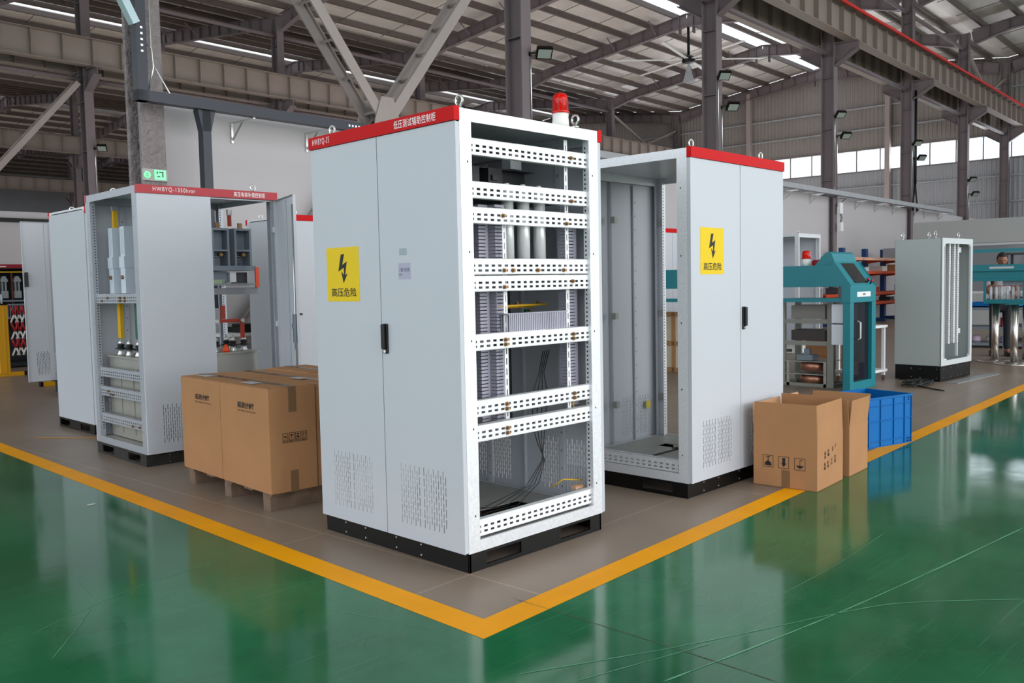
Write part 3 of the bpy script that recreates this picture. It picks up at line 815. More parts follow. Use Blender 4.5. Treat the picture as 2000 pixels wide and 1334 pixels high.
    if open_side is None:
        m = MB(); m.box(-.006, .002, zb+.004, -.001, D-.002, zt-.03); m.build('side_panel', door_mat, e)
    # red header strips
    hm = header_mat or RED
    if strip:
        m = MB(); m.box(-.003, -.036, zt-.062, W+.003, 0, zt+.006); hs = m.build('header_strip', hm, e)
        if header_left: text('lettering', header_left[0], WTXT, (header_left[1], -.0365, zt-.048), (1, 0, 0), (0, 0, 1), header_left[2], .040, hs, bold=-.002, gap=1.22)
        if header: text('lettering', header[0], WTXT, (header[1], -.0365, zt-.049), (1, 0, 0), (0, 0, 1), header[2], .042, hs, bold=.004, gap=1.1)
        if backstrip:
            m = MB(); m.box(-.003, D, zt-.062, W+.003, D+.036, zt+.006); m.build('header_strip', hm, e)
    for x, y in eyes: eye_bolt(e, x, y, zt)
    # slotted rails across the open side
    sx = 0 if open_side == 'L' else W
    for z0, hh, bl in rails:
        L_ = D-2*.05; m = MB()
        if open_side == 'R':
            m.plate((W-.022, .05, z0), (0, 1, 0), (0, 0, 1), L_, hh, .003, rail_holes(L_, (hh*.26, hh*.55), rail_hole_n))
            m.box(W-.052, .05, z0+hh-.003, W-.019, D-.05, z0+hh); m.box(W-.052, .05, z0, W-.019, D-.05, z0+.003)
        else:
            m.plate((.022, D-.05, z0), (0, -1, 0), (0, 0, 1), L_, hh, .003, rail_holes(L_, (hh*.26, hh*.55), rail_hole_n))
            m.box(.019, .05, z0+hh-.003, .052, D-.05, z0+hh); m.box(.019, .05, z0, .052, D-.05, z0+.003)
        r = m.build('slotted_rail', WHITE if open_side == 'R' else frame_mat, e)
        for yb, zf in bl:
            bolt(r, (W-.018) if open_side == 'R' else .018, yb, z0+hh*zf, (1 if open_side == 'R' else -1, 0, 0))
    return e, doors

# ---------------- main cabinet: doors face world -x, open side faces world -y
ROT = rad(-90)
b1 = (.305, .26); b2 = (.305, .55); b3 = (.845, .26); b4 = (.845, .55)
RL = [(2.086, .083, [(.845, .55)]), (1.873, .083, [(.845, .26)]), (1.748, .083, [b2, (.80, .26)]), (1.493, .083, [b1, (.37, .26), (.56, .26), (.77, .26)]),
      (1.408, .081, [b1, (.845, .55)]), (1.112, .083, [b1, b2, b3, b4]), (.777, .085, [b1, b2, b3, b4]), (.650, .087, [b1, b2]), (.169, .087, [])]
main, md = cabinet((0, W_, 0), ROT, 'tall grey control cabinet with red header reading HWBYQ-35 and open slotted side', open_side='R', rails=RL,
              header=('低压测试辅助控制柜', .79, .33), header_left=('HWBYQ-35', .04, .165), eyes=((.13, .04), (1.21, .04), (.9, .86), (1.24, .88)), side_panel=False)
handle(md[1], W_-.587-(W_/2+.003), 1.166-.104, y=0)
sticker(md[0], W_-1.120-.001, 1.365-.104, y=-.0012)
# small labels on the right door
m = MB(); m.box(.0, -.0016, 0, .10, -.0006, .085); m.box(.004, -.0020, .02, .03, -.0016, .03, 1)
lb = m.build('paper_label', [mat('lilac_label', 'a9a8bd', .5), GREYP], md[1], loc=(.155, 0, 1.375)); text('lettering', '门锁  内六角', mat('faded_ink', '5c6070', .6), (.012, -.0018, .04), (1, 0, 0), (0, 0, 1), .078, .020, lb)
m = MB(); m.box(0, -.0016, 0, .062, -.0006, .036); m.build('paper_label', mat('torn_label', '9ea8b0', .6), md[1], loc=(.165, 0, 1.50))
# side face x=W local is world y=0 ; local y is world x. Interior parts use local coordinates.
def MP(x, y): return (W_-y, x)      # world (x,y) -> local (x,y) of the main cabinet
def wbox(m, x0, y0, z0, x1, y1, z1, k=0):
    a = MP(x0, y0); b = MP(x1, y1); m.box(min(a[0], b[0]), min(a[1], b[1]), z0, max(a[0], b[0]), max(a[1], b[1]), z1, k)
# far side sheet with vents, back is the two rear doors
m = MB(); m.plate((.02, D_-.08, .12), (0, -1, 0), (0, 0, 1), D_-.16, 2.12, .003, vent_holes(.10, .07, .34, .33, 18)+vent_holes(.50, .07, .30, .33, 16)); m.build('side_panel', DOOR, main)
# perforated upright strips
for x in (.352, .852):
    m = MB(); a = MP(x+.028, .075)
    hs = [(.010, .018, .03+k*.055, .03+k*.055+.035) for k in range(28)]
    tp = 1.58 if x > .5 else 1.17
    m.plate((a[0], a[1]-.028, .66), (0, 1, 0), (0, 0, 1), .028, tp, .003, hs if x > .5 else hs[:21])
    m.build('perforated_strip', WHITE, main)
# slotted wiring ducts
def duct(x, y, z0, z1, w=.075, d=.07, lab='wiring_duct'):
    m = MB(); wbox(m, x, y+d-.006, z0, x+w, y+d, z1); z = z0
    while z < z1-.01:
        wbox(m, x, y, z, x+.003, y+d-.004, z+.0135); wbox(m, x+w-.003, y, z, x+w, y+d-.004, z+.0135)
        wbox(m, x+.001, y-.002, z, x+w*.72, y+.001, z+.0135)
        z += .0185
    wbox(m, x+w*.72, y-.002, z0, x+w, y+.001, z1)
    return m.build(lab, DUCT, main)
duct(.262, .16, .70, 1.86, w=.07); duct(.335, .11, 1.18, 1.86, w=.07); duct(.325, .11, .70, 1.10, w=.07); duct(.905, .11, .74, 1.80, w=.085)
m = MB(); x = .36
wbox(m, .345, .105, 1.17, .83, .109, 1.20); wbox(m, .345, .04, 1.17, .83, .105, 1.174)
while x < .82: wbox(m, x, .042, 1.174, x+.009, .045, 1.285); wbox(m, x, .102, 1.174, x+.009, .105, 1.285); x += .0145
wbox(m, .345, .04, 1.285, .83, .105, 1.290)
m.build('wiring_duct', DUCT, main)
# three aluminium tubes
for x in (0.52, 0.646, 0.776):
    m = MB(); a = MP(x, .20); m.lathe([(.036, 0), (.036, .40)], (0, 0, 0), 20); m.lathe([(.015, .40), (.015, .44)], (0, 0, 0), 8)
    m.build('aluminium_tube', mat('matt_aluminium', 'f2f4f5', .3, .3), main, loc=(a[0], a[1], 1.55))
# mounting plates, heat sink and upper channel
m = MB(); wbox(m, .50, .66, .60, 1.0, .664, 2.0); m.build('mounting_plate', PLATE, main)
m = MB(); wbox(m, .05, .30, .78, .10, .6, 1.86)
z = .79
while z < 1.84: wbox(m, .10, .3, z, .22, .6, z+.006); z += .022
m.build('heat_sink', mat('black_anodised', '15181f', .4, .3), main)
m = MB(); wbox(m, .06, .50, 1.93, .98, .504, 2.10); wbox(m, .06, .42, 1.93, .98, .504, 1.934); wbox(m, .06, .42, 2.10, .98, .504, 2.104); m.build('mounting_channel', PLATE, main)
m = MB(); wbox(m, .06, .15, 1.90, 1.0, 1.1, 1.904); m.build('shelf_plate', PLATE, main)
for k, x in enumerate((.18, .40, .58)):
    m = MB(); wbox(m, x, .40, 2.0, x+.11, .47, 2.10); wbox(m, x+.02, .385, 2.03, x+.06, .40, 2.06, 1 if k == 0 else 0)
    for j in range(4):
        a = MP(x+.02+.022*j, .41); m.tube([(a[0], a[1], 2.0), (a[0]+.01, a[1]+.005, 1.97), (a[0]+.005, a[1], 1.93)], .0035, 5)
    m.build('contactor', [mat('contactor_body', '34343a', .5), mat('orange_terminal', 'b45a2e', .5)], main)
m = MB(); wbox(m, .78, .42, 2.11, .87, .49, 2.20); m.build('power_supply', ZINC, main)
# bus bars with bolts
m = MB(); wbox(m, .50, .33, 1.315, .98, .37, 1.325); wbox(m, .62, .46, 1.30, 1.0, .50, 1.31); m.build_each('busbar', YBUS, main)
m = MB(); wbox(m, .48, .36, 1.262, .95, .40, 1.272); wbox(m, .90, .44, 1.2, .94, .45, 1.29); m.build_each('busbar', GBUS, main)
m = MB(); wbox(m, .06, .26, 1.27, .26, .30, 1.28); wbox(m, .06, .50, 1.868, .60, .55, 1.878); m.build_each('busbar', RBUS, main)
for x, y, z in ((.55, .35, 1.325), (.74, .35, 1.325), (.92, .35, 1.325), (.50, .38, 1.272), (.68, .38, 1.272), (.88, .38, 1.272), (.18, .28, 1.28), (.16, .24, 1.17)):
    a = MP(x, y); bolt(main, a[0], a[1], z, (0, 0, 1), r=.012)
for x, z in ((.66, .93), (.80, .90)):
    a = MP(x, .64); bolt(main, a[0], a[1], z, (1, 0, 0), r=.010)
# loose black cables
def wcable(pts, r=.0035, mt=RUBBER, name='cable'):
    m = MB(); m.tube([(MP(p[0], p[1])[0], MP(p[0], p[1])[1], p[2]) for p in pts], r, 6); return m.build(name, mt, main)
for k in range(4):
    d = k*.018
    wcable([(.90+d, .30, 1.05), (.86+d*.8, .30, .92), (.78+d*2.4, .28, .80), (.80+d*2, .30, .62), (.86+d, .32, .50), (.90-d*.5, .30, .40), (.84-d*2, .30, .27), (.66-d*3, .30+d*2, .175), (.48-d*2, .35+d*3, .162), (.30+d*3, .30+d*2, .165), (.18+d, .22-d*2, .165)], .0026)
wcable([(.12, .25, .62), (.16, .22, .70), (.24, .2, .68)], .012, RBUS); wcable([(.12, .30, .66), (.26, .27, .70), (.36, .3, .67)], .014, RUBBER)
wcable([(.98, .09, .80), (.90, .08, .75), (.93, .07, .70), (.99, .1, .73)], .004, YBUS); wcable([(1.0, .1, .29), (.88, .14, .31), (.84, .2, .26)], .004, YBUS)
m = MB(); wbox(m, .92, .08, .25, 1.0, .12, .262); 
for k in range(6): wbox(m, .925+.012*k, .085, .262, .931+.012*k, .115, .27)
m.build('terminal_block', mat('pale_orange_terminal', 'd7a98a', .5), main)
m = MB(); a = MP(.10, .16); m.prism([(0, 0), (.09, 0), (.09, .03), (0, .045)], (a[0], a[1], .155), (0, 1, 0), (0, 0, 1), (1, 0, 0), .07); m.build('paper_scrap', [mat('white_blue_paper', 'c9d4e6', .6)], main)
# bead of dark gland holes in the floor pan
m = MB()
for x, y in ((.22, .30), (.42, .22)): a = MP(x, y); m.lathe([(.045, 0), (.045, .002)], (a[0], a[1], .152), 16)
m.build_each('gland_hole', DARK, main)
# red beacon standing on top
e = empty('warning_beacon', (.706, -.045+.12, 2.30), 0, 'red warning beacon on a white base on top of the front cabinet', 'beacon')
e.location = (.826, .07, 2.301)
m = MB(); m.lathe([(.047, 0), (.047, .03), (.044, .055), (.046, .08)], n=24); m.build('base', mat('beacon_base', 'e9e7e2', .4), e)
m = MB(); m.lathe([(.049, .078), (.049, .090), (.044, .094), (.044, .15), (.038, .178), (.022, .19)], n=24)
dm = mat('red_dome', 'ee1208', .12); dm.node_tree.nodes['Principled BSDF'].inputs['Transmission Weight'].default_value = .35
m.build('dome', dm, e)
m = MB()
for k in range(12):
    a = 2*PI*k/12; m.beam((.0445*math.cos(a), .0445*math.sin(a), .095), (.0445*math.cos(a), .0445*math.sin(a), .15), .002, .002)
m.lathe([(.018, .09), (.018, .15)], n=10)
m.build('dome_ribs', mat('dark_red_reflector', '6d0a08', .3), e)

# ---------------- second cabinet, right: doors face -y, open left side
c2, cd2 = cabinet((2.0, .02, 0), rad(.4), 'tall grey cabinet with plain red header, yellow sticker and empty open side', W=1.262, D=1.10, open_side='L', rails=[(.16, .085, [])],
              side_panel=False, front=('closed', 'closed'), back=('closed', 'closed'), eyes=((.13, .05), (1.06, .05)))
sticker(cd2[0], .112, 1.482-.104, w=.292, h=.31, y=-.0012)
handle(cd2[1], .036, 1.172-.104, y=0)
m = MB(); m.box(.005, -.0022, 1.655, .055, -.0018, 1.70); m.box(.10, -.0022, 1.63, .13, -.0018, 1.655)
# inner base channel and a round sticker on the rear door
m = MB(); m.box(.30, .35, .147, .40, .80, .152); m.lathe([(.06, 0), (.06, .004)], (.36, .58, .148), 18); m.lathe([(.06, 0), (.06, .004)], (.80, .60, .148), 18); m.box(.40, .57, .147, .78, .61, .152); m.build_each('cable_opening', DARK, c2)
m = MB(); m.lathe([(.035, 0), (.035, .001)], n=16); o = m.build('earth_label', mat('yellow_black_label', 'c8b43a', .4), c2, loc=(1.10, 1.098, .42)); o.rotation_euler = (rad(90), 0, 0)
for x in (.60, 1.24):
    for z in (.45, 1.15, 1.9):
        m = MB(); m.box(x-.02, 1.03, z, x+.02, 1.07, z+.05); m.build('hinge', ZINCD, c2)

# ---------------- third cabinet, left
c3, cd3 = cabinet((.1, 3.985, 0), rad(-.6), 'grey cabinet with faded pink-red header and capacitor gear visible through its open door', W=1.26, D=1.07, open_side='L',
              rails=[(1.345, .085, [(.35, .26), (.35, .55), (.45, .26), (.45, .55), (.72, .55), (.85, .26)]), (.775, .0, [])][:1]+[(.695, .085, []), (.525, .085, [(.75, .26), (.80, .55), (.70, .26)]), (.285, .085, [(.3, .26), (.16, .3)])],
              side_panel=False, front=('closed', 74), back=('closed', None), rail_hole_n=22,
              header=('高压电容补偿控制柜', .84, .30), header_left=('HWBYQ-1350kvar', .13, .36), header_mat=mat('faded_red_header', 'ac1c2a', .35, spec=.3), frame_mat=ZINCB, plinth_mat=mat('scuffed_plinth', '1d1b1a', .6, var=.5, vs=10), eyes=((1.07, .05), (.2, .96)))
# capacitor tank, insulators, contactor poles and bus bars
m = MB(); m.box(.10, .25, .16, 1.16, .98, .865); m.box(.08, .23, .865, 1.18, 1.0, .88)
for y in (.45, .72): m.box(.092, y-.004, .2, .10, y+.004, .78, 0)
tk = m.build('capacitor_tank', mat('stainless_sheet', 'a7a59d', .38, .45, var=.05, vs=5), c3)
def insulator(x, y, z=.88, par=None):
    m = MB(); m.lathe([(.035, 0), (.033, .012), (.024, .03), (.022, .05)], n=14, m=0)
    m.lathe([(.024, .05), (.050, .056), (.050, .062), (.026, .070), (.026, .078), (.034, .084), (.034, .09), (.022, .098)], n=14, m=1)
    m.lathe([(.022, .098), (.024, .112), (.012, .125), (.006, .15)], n=12, m=0)
    return m.build('bushing', [mat('bright_bushing_cap', 'd8d8d6', .25, .6), mat('black_ceramic', '131313', .25)], par or c3, loc=(x, y, z))
for x, y in ((.16, .85), (.16, .66), (.30, .66), (.16, .46), (.16, .40), (.95, .42), (.95, .30), (.80, .34), (.86, .48), (1.08, .34)): insulator(x, y)
def pole(x, y, zc=1.43):
    m = MB(); m.box(-.045, -.05, 0, .045, .05, .26); m.box(-.052, -.055, .22, .052, .055, .32); m.box(-.04, -.045, .32, .04, .045, .58)
    for s in (-.02, 0, .02): m.box(-.043, s-.004, .34, -.040, s+.004, .56)
    o = m.build('vacuum_pole', CERAM, c3, loc=(x, y, zc), bevel=.006)
    m = MB(); m.tube([(-.045, 0, .14), (-.06, 0, .14)], .018, 10); m.build('terminal_stud', BRASS, o)
pole(.17, .90); pole(.17, .64); 
m = MB(); m.box(.07, .55, 1.40, .40, 1.0, 1.43); m.build('device_shelf', ZINC, c3)
m = MB(); m.box(.30, .60, 1.43, .42, .98, 2.0); m.build('contactor_body', GREYP, c3)
m = MB(); m.box(.15, .86, 2.0, .19, .89, 2.16); m.box(.15, .815, 1.03, .18, .875, 1.34); m.box(.40, .55, .96, .43, .58, 1.12); m.build_each('busbar', YBUS, c3)
m = MB(); m.box(.145, .862, 2.16, .192, .892, 2.20); m.build('busbar_end', ZINCD, c3)
m = MB(); m.box(.16, .46, 1.03, .19, .52, 1.34); m.box(.80, .5, 1.08, .84, .53, 1.24); m.build_each('busbar', GBUS, c3)
# gear seen through the right door
m = MB(); m.box(.62, .30, 1.40, 1.22, .60, 1.46); m.box(.62, .26, 1.48, 1.18, .55, 1.50); m.build_each('device_shelf', mat('grey_shelf_paint', '8a8d91', .45), c3)
for x in (.87, 1.09):
    m = MB(); m.box(-.085, 0, 0, -.065, .16, .34); m.box(.065, 0, 0, .085, .16, .34); m.box(-.065, .10, .13, .065, .16, .34); m.box(-.065, -.0, .13, .065, .12, .145); m.box(-.065, .0, .32, .065, .12, .34); m.box(-.05, .12, 0, .05, .16, .13)
    for q in (.03, .055, .08): m.box(-.065, .02, q, -.02, .05, q+.006)
    m.build('contactor_frame', GREYP, c3, loc=(x, .30, 1.66))
    m = MB(); m.box(-.02, .04, .34, .02, .06, .39); m.tube([(0, .05, .10), (0, -.01, .10)], .016, 10); m.build('terminal', BRASS, c3, loc=(x, .30, 1.66))
m = MB(); m.box(.70, .28, 1.615, 1.20, .50, 1.66); m.build('contactor_base', GREYP, c3)
m = MB(); m.box(.72, .34, 1.50, .94, .48, 1.61); m.build('coil_case', GREYP, c3)
m = MB(); m.box(.72, .30, 1.50, .90, .34, 1.535); m.build('circuit_board', mat('pale_green_board', '9fb98f', .5), c3)
m = MB(); m.box(.96, .32, 1.51, 1.02, .40, 1.60); m.box(.86, .3, 1.50, .90, .34, 1.53); m.build_each('control_module', WHITE, c3)
m = MB(); m.box(1.04, .36, 1.50, 1.15, .46, 1.60); m.build('relay', mat('contactor_body', '34343a'), c3)
m = MB(); m.box(1.19, .27, 1.46, 1.225, .29, 1.645); m.build('indicator_plate', mat('vivid_orange', 'ee4d12', .4), c3)
m = MB(); m.box(.975, .34, 2.02, 1.005, .36, 2.12); m.box(.70, .30, 1.145, 1.06, .33, 1.175); m.box(1.04, .305, 1.0, 1.075, .325, 1.16); m.box(.86, .32, 1.18, .90, .34, 1.30); m.build_each('busbar', RBUS, c3)
m = MB(); m.box(.97, .335, 2.12, 1.01, .365, 2.17); m.tube([(1.05, .30, 1.16), (1.05, .28, 1.16)], .02, 8); m.tube([(.80, .30, 1.16), (.80, .28, 1.16)], .02, 8); m.build_each('busbar_bolt', STEEL, c3)
m = MB(); m.lathe([(.03, 0), (.035, .02), (.02, .05), (.012, .07)], n=12); m.build('red_cap', mat('vivid_orange', 'ee4d12'), c3, loc=(.86, .26, .88))
for z in (.45, 1.1, 1.95):
    m = MB(); m.box(1.225, -.02, z, 1.265, .03, z+.05); m.build('hinge', ZINC, c3)
m = MB(); hd = cd3[1]
m.tube([(.03, .024, .1), (.03, .03, 1.1), (.03, .024, 2.05)], .006, 8); m.build('lock_rod', STEEL, hd)
m = MB(); m.box(.012, .022, .88, .035, .05, 1.12); m.box(.01, .03, 1.0, .03, .06, 1.04); m.box(.014, .03, .82, .03, .04, .88); m.build('lock_case', mat('dark_zinc_lock', '5b6570', .4, .6), hd)

# ---------------- cabinets further back on the left
c4, _ = cabinet((.46, 6.05, 0), 0, 'closed grey cabinet standing behind the capacitor cabinet, its plain side facing out', W=1.25, D=1.0, open_side=None, side_panel=True, back=(None, None), far_holes=False, eyes=((.2, .9), (.15, .1)))
c5, cd5 = cabinet((1.575, 9.70, .16), 0, 'grey cabinet with its perforated door swung wide open beside yellow posts', W=1.25, D=1.0, open_side=None, side_panel=True, front=(178, 'closed'), back=(None, None), far_holes=False, eyes=())
handle(cd5[0], dw_ := .05+.0, 1.36, y=0) if False else None
m = MB(); m.box(.555, .0, 1.28, .60, .0+.001, 1.3)
hb = MB(); hb.box(.570, .024, 1.27, .605, .05, 1.46); hb.build('swing_handle', BLACK, cd5[0])
m = MB()
for x in (.1, .6, 1.1): m.box(x-.05, .02, .0, x+.05, .98, .158)
tag(m.build('skid_pallet', mat('dark_skid', '1a1918', .7), loc=(1.575, 9.70, 0)), 'low dark skid under the cabinet with the wide open perforated door', 'pallet')
c6, cd6 = cabinet((2.75, 5.95, 0), 0, 'closed grey cabinet with red header and black latch behind the cartons', W=1.25, D=1.02, open_side=None, side_panel=True, back=(None, None), far_holes=False, eyes=((.11, .10), (.12, .9)))
m = MB(); m.box(.005, -.012, 1.02, .085, 0, 1.045); m.build('latch_bar', BLACK, cd6[0])
c7, _ = cabinet((8.9, 5.25, 0), 0, 'distant grey cabinet with red header seen through the empty open cabinet', W=1.25, D=1.0, open_side=None, side_panel=True, back=(None, None), far_holes=False, eyes=())

# ================================================================== CARTONS AND PALLET
PL = (-.022, 1.842); PR = rad(-2.85)
def PT(x, y, z=0):
    c, s = math.cos(PR), math.sin(PR); return (PL[0]+c*x-s*y, PL[1]+s*x+c*y, z)
e = empty('wooden_pallet', PT(0, 0), PR, 'worn wooden pallet carrying the sealed brown cartons', 'pallet')
m = MB()
for y in (.03, .30, .60, .90, 1.24): m.box(.02, y, .10, 1.07, y+.12, .118)
m.build('deck_boards', WOOD, e)
for y in (.05, .62, 1.22):
    m = MB(); m.box(.02, y, .0, 1.07, y+.10, .10); m.build('bearer', WOOD, e)
e['label'] = 'worn wooden pallet carrying the sealed brown cartons'
TAPE = glassy('clear_tape', 'a98560', .5, .15)
def sealed_carton(x, y, w, d, h, label, printed=False, icons=False):
    e = empty('sealed_carton', PT(x, y, .119), PR, label, 'carton', 'sealed cartons on the pallet')
    m = MB(); m.box(0, 0, 0, w, d, h); b = m.build('carton_body', CARD, e, bevel=.006)
    m = MB(); m.box(.002, .01, h+.0005, w/2-.002, d-.01, h+.005); m.box(w/2+.002, .01, h+.0005, w-.002, d-.01, h+.006); m.build('top_flap', CARD, e)
    m = MB(); m.box(w/2-.028, -.0015, h+.006, w/2+.028, d+.0015, h+.0068); m.box(w/2-.028, -.0015, h-.16, w/2+.028, -.0005, h+.006); m.box(w/2-.028, -.0015, .0, w/2+.028, -.0005, .14); m.build_each('clear_tape', TAPE, e)
    if printed:
        o = Vector((-.001, d*.61, .535)); s = text('lettering', '高压真空接触器', INK, o, (0, -1, 0), (0, 0, 1), .235, .042, e, bold=.02)
        text('lettering', 'High Voltage Vacuum Contactor', INK, o+Vector((0, 0, -.026)), (0, -1, 0), (0, 0, 1), .26, .016, e)
    if icons:
        for k in range(4):
            x0 = .095+k*.046; m = MB(); z0 = .325
            for a, b, c, dd in ((0, .038, 0, .003), (0, .038, .061, .064), (0, .003, 0, .064), (.035, .038, 0, .064), (0, .038, .018, .020)): m.box(x0+a, -.0014, z0+c, x0+b, -.0006, z0+dd)
            if k == 0: m.prism([(.006, .036), (.019, .048), (.032, .036)], (x0, -.0014, z0), (1, 0, 0), (0, 0, 1), (0, 1, 0), .0008); m.box(x0+.018, -.0014, z0+.026, x0+.020, -.0006, z0+.036)
            if k == 1: m.prism([(.010, .052), (.028, .052), (.021, .038), (.017, .038)], (x0, -.0014, z0), (1, 0, 0), (0, 0, 1), (0, 1, 0), .0008); m.box(x0+.018, -.0014, z0+.028, x0+.020, -.0006, z0+.04); m.box(x0+.013, -.0014, z0+.026, x0+.025, -.0006, z0+.028)
            if k == 2: m.prism([(.008, .030), (.019, .024), (.030, .030), (.026, .038), (.012, .038)], (x0, -.0014, z0), (1, 0, 0), (0, 0, 1), (0, 1, 0), .0008); m.prism([(.010, .045), (.028, .045), (.025, .054), (.013, .054)], (x0, -.0014, z0), (1, 0, 0), (0, 0, 1), (0, 1, 0), .0008)
            if k == 3:
                for q in (.008, .022): m.box(x0+q+.003, -.0014, z0+.026, x0+q+.005, -.0006, z0+.046); m.prism([(q, .046), (q+.008, .046), (q+.004, .054)], (x0, -.0014, z0), (1, 0, 0), (0, 0, 1), (0, 1, 0), .0008)
            for q in (.006, .014, .023): m.box(x0+q, -.0014, z0+.006, x0+q+.005, -.0006, z0+.014)
            m.build('handling_mark', INK, e)
    return e
hh = .683
sealed_carton(0, 0, .345, .70, hh, 'sealed carton with four handling marks and black Chinese print at the pallet corner', True, True)
sealed_carton(0, .705, .345, .66, hh, 'sealed carton with black Chinese print beside the perforated cabinet door', True)
sealed_carton(.352, .01, .345, .69, hh-.004, 'second sealed carton along the pallet front, mostly behind the front cabinet')
sealed_carton(.352, .708, .345, .655, hh-.006, 'middle sealed carton of the back line on the pallet')
sealed_carton(.704, .01, .345, .69, hh-.002, 'sealed carton at the far front of the pallet behind the main cabinet')
sealed_carton(.704, .706, .345, .655, hh+.004, 'sealed carton at the far back corner of the pallet')
m = MB()
def paper(x, y, w, d, label):
    m = MB(); m.box(0, 0, 0, w, d, .0012); o = m.build('paper_slip', mat('grey_paper', 'b9b4b6', .6), loc=PT(x, y, .119+hh+.0085), rz=PR); tag(o, label, 'paper', 'paper slips on the cartons')
paper(.06, .33, .08, .17, 'small grey paper slip on top of the carton with handling marks')
paper(.07, 1.08, .07, .16, 'small grey paper slip on top of the carton beside the perforated door')
paper(.43, .35, .07, .15, 'small grey paper slip on the second carton along the pallet front')

# ================================================================== OPEN BOXES AND CRATE
def open_carton(loc, rz, w, d, h, label, fl, flh, t=.006):
    """fl = lean of the flaps front, back, left, right in degrees outward (0 = straight up)"""
    e = empty('open_carton', loc, rz, label, 'carton')
    m = MB(); m.box(0, 0, 0, w, d, t); m.box(0, 0, 0, w, t, h); m.box(0, d-t, 0, w, d, h); m.box(0, t, 0, t, d-t, h); m.box(w-t, t, 0, w, d-t, h)
    m.build('carton_body', CARD, e)
    for k, (a, L_) in enumerate(zip(fl, flh)):
        s, c = math.sin(rad(a)), math.cos(rad(a))
        if k == 0: o, eu, ev, wd_ = (0, 0, h), (1, 0, 0), (0, -s, c), w
        if k == 1: o, eu, ev, wd_ = (w, d, h), (-1, 0, 0), (0, s, c), w
        if k == 2: o, eu, ev, wd_ = (0, d, h), (0, -1, 0), (-s, 0, c), d
        if k == 3: o, eu, ev, wd_ = (w, 0, h), (0, 1, 0), (s, 0, c), d
        U, V = Vector(eu), Vector(ev); m = MB()
        m.prism([(.004, 0), (wd_-.004, 0), (wd_-.008, L_), (.008, L_)], Vector(o)+U*0, U, V, -(U.cross(V)).normalized(), t*.8)
        m.build('flap', CARD if k != 1 else CARDL, e)
    return e
bx = open_carton((2.69, -.54, .001), rad(4.23), .478, .455, .372, 'open cardboard box with three black handling icons, in front of its twin', (-2, 3, 0, -4), (.215, .20, .215, .225))
# icons on the left face (x=0), seen with y falling to the right ; the box stands upside down
def icon(y0, k):
    m = MB(); o = (-.0012, y0, .135); U, V, N = (0, -1, 0), (0, 0, 1), (1, 0, 0)
    P = lambda poly: m.prism(poly, o, U, V, N, .0008)
    w, h, b = .076, .084, .003
    P([(0, 0), (w, 0), (w, b), (0, b)]); P([(0, h-b), (w, h-b), (w, h), (0, h)]); P([(0, b), (b, b), (b, h-b), (0, h-b)]); P([(w-b, b), (w, b), (w, h-b), (w-b, h-b)])
    if k == 0:
        P([(.013, .012), (.063, .012), (.061, .026), (.053, .038), (.042, .044), (.034, .044), (.023, .038), (.015, .026)]); P([(.036, .044), (.041, .044), (.041, .070), (.036, .070)]); P([(.024, .070), (.053, .070), (.053, .075), (.024, .075)])
    if k == 1:
        P([(.038, .010), (.058, .038), (.049, .036), (.049, .074), (.028, .074), (.028, .036), (.018, .038)])
    if k == 2:
        P([(.012, .034), (.020, .022), (.032, .015), (.038, .012), (.046, .015), (.058, .022), (.065, .034), (.052, .031), (.038, .034), (.026, .031)])
        P([(.037, .033), (.040, .033), (.040, .064), (.037, .064)]); P([(.037, .064), (.040, .064), (.046, .070), (.052, .066), (.053, .062), (.056, .063), (.054, .070), (.047, .074), (.040, .071)])
    m.build('handling_mark', INK, bx)
for y0, k in ((.385, 0), (.272, 1), (.158, 2)): icon(y0, k)
for s, x, z, w in (('规格', .115, .205, 0), ('数量', .175, .215, 0), ('◇', .255, .225, 0), ('↑', .315, .235, 0), ('毛重', .11, .13, 0), ('箱号', .17, .137, 0), ('尺寸', .235, .145, 0), ('日期', .30, .152, 0)):
    text('lettering', s, INK, (x+.030, -.0012, z+.05), (0, 0, -1), (1, 0, 0), .055 if len(s) > 1 else .045, -.028 if 0 else .026, bx, bold=.02) if False else text('lettering', s, INK, (x+.04, -.0012, z+.052), (0, 0, -1), (-1, 0, 0), .052 if len(s) > 1 else .042, .030, bx, th=-.0004, bold=.02)
m = MB(); m.box(-.0012, .19, .0, -.0004, .25, .125); m.build('clear_tape', TAPE, bx)
b2_ = open_carton((3.275, -.505, .001), rad(4), .385, .46, .365, 'second open cardboard box behind the front one, its side flap spread outward', (5, 25, 4, 26), (.19, .20, .20, .21))

e = empty('plastic_crate', (4.30, -.15, .001), rad(-14.7), 'bright blue plastic crate standing on the yellow line', 'crate')
W2, D2, H2 = .675, .46, .425; m = MB(); t = .006
m.box(0, 0, 0, W2, D2, t); m.box(0, 0, 0, W2, t, H2); m.box(0, D2-t, 0, W2, D2, H2); m.box(0, t, 0, t, D2-t, H2); m.box(W2-t, t, 0, W2, D2-t, H2)
for z, q in ((H2-.012, .012), (H2-.075, .004), (H2*.52, .006), (.05, .006), (.0, .006)):
    for a in ((-.012, -.012, W2+.012, 0), (-.012, D2, W2+.012, D2+.012), (-.012, 0, 0, D2), (W2, 0, W2+.012, D2)): m.box(a[0], a[1], z, a[2], a[3], z+q)
for x in (0, .10, .255, .43, .575, W2-.006):
    m.box(x, -.010, 0, x+.006, 0, H2-.02); m.box(x, D2, 0, x+.006, D2+.01, H2-.02)
for y in (.1, .23, .35): m.box(W2, y, 0, W2+.01, y+.006, H2-.02); m.box(-.01, y, 0, 0, y+.006, H2-.02)
m.build('crate_shell', BLUE, e, bevel=.0015)
m = MB()
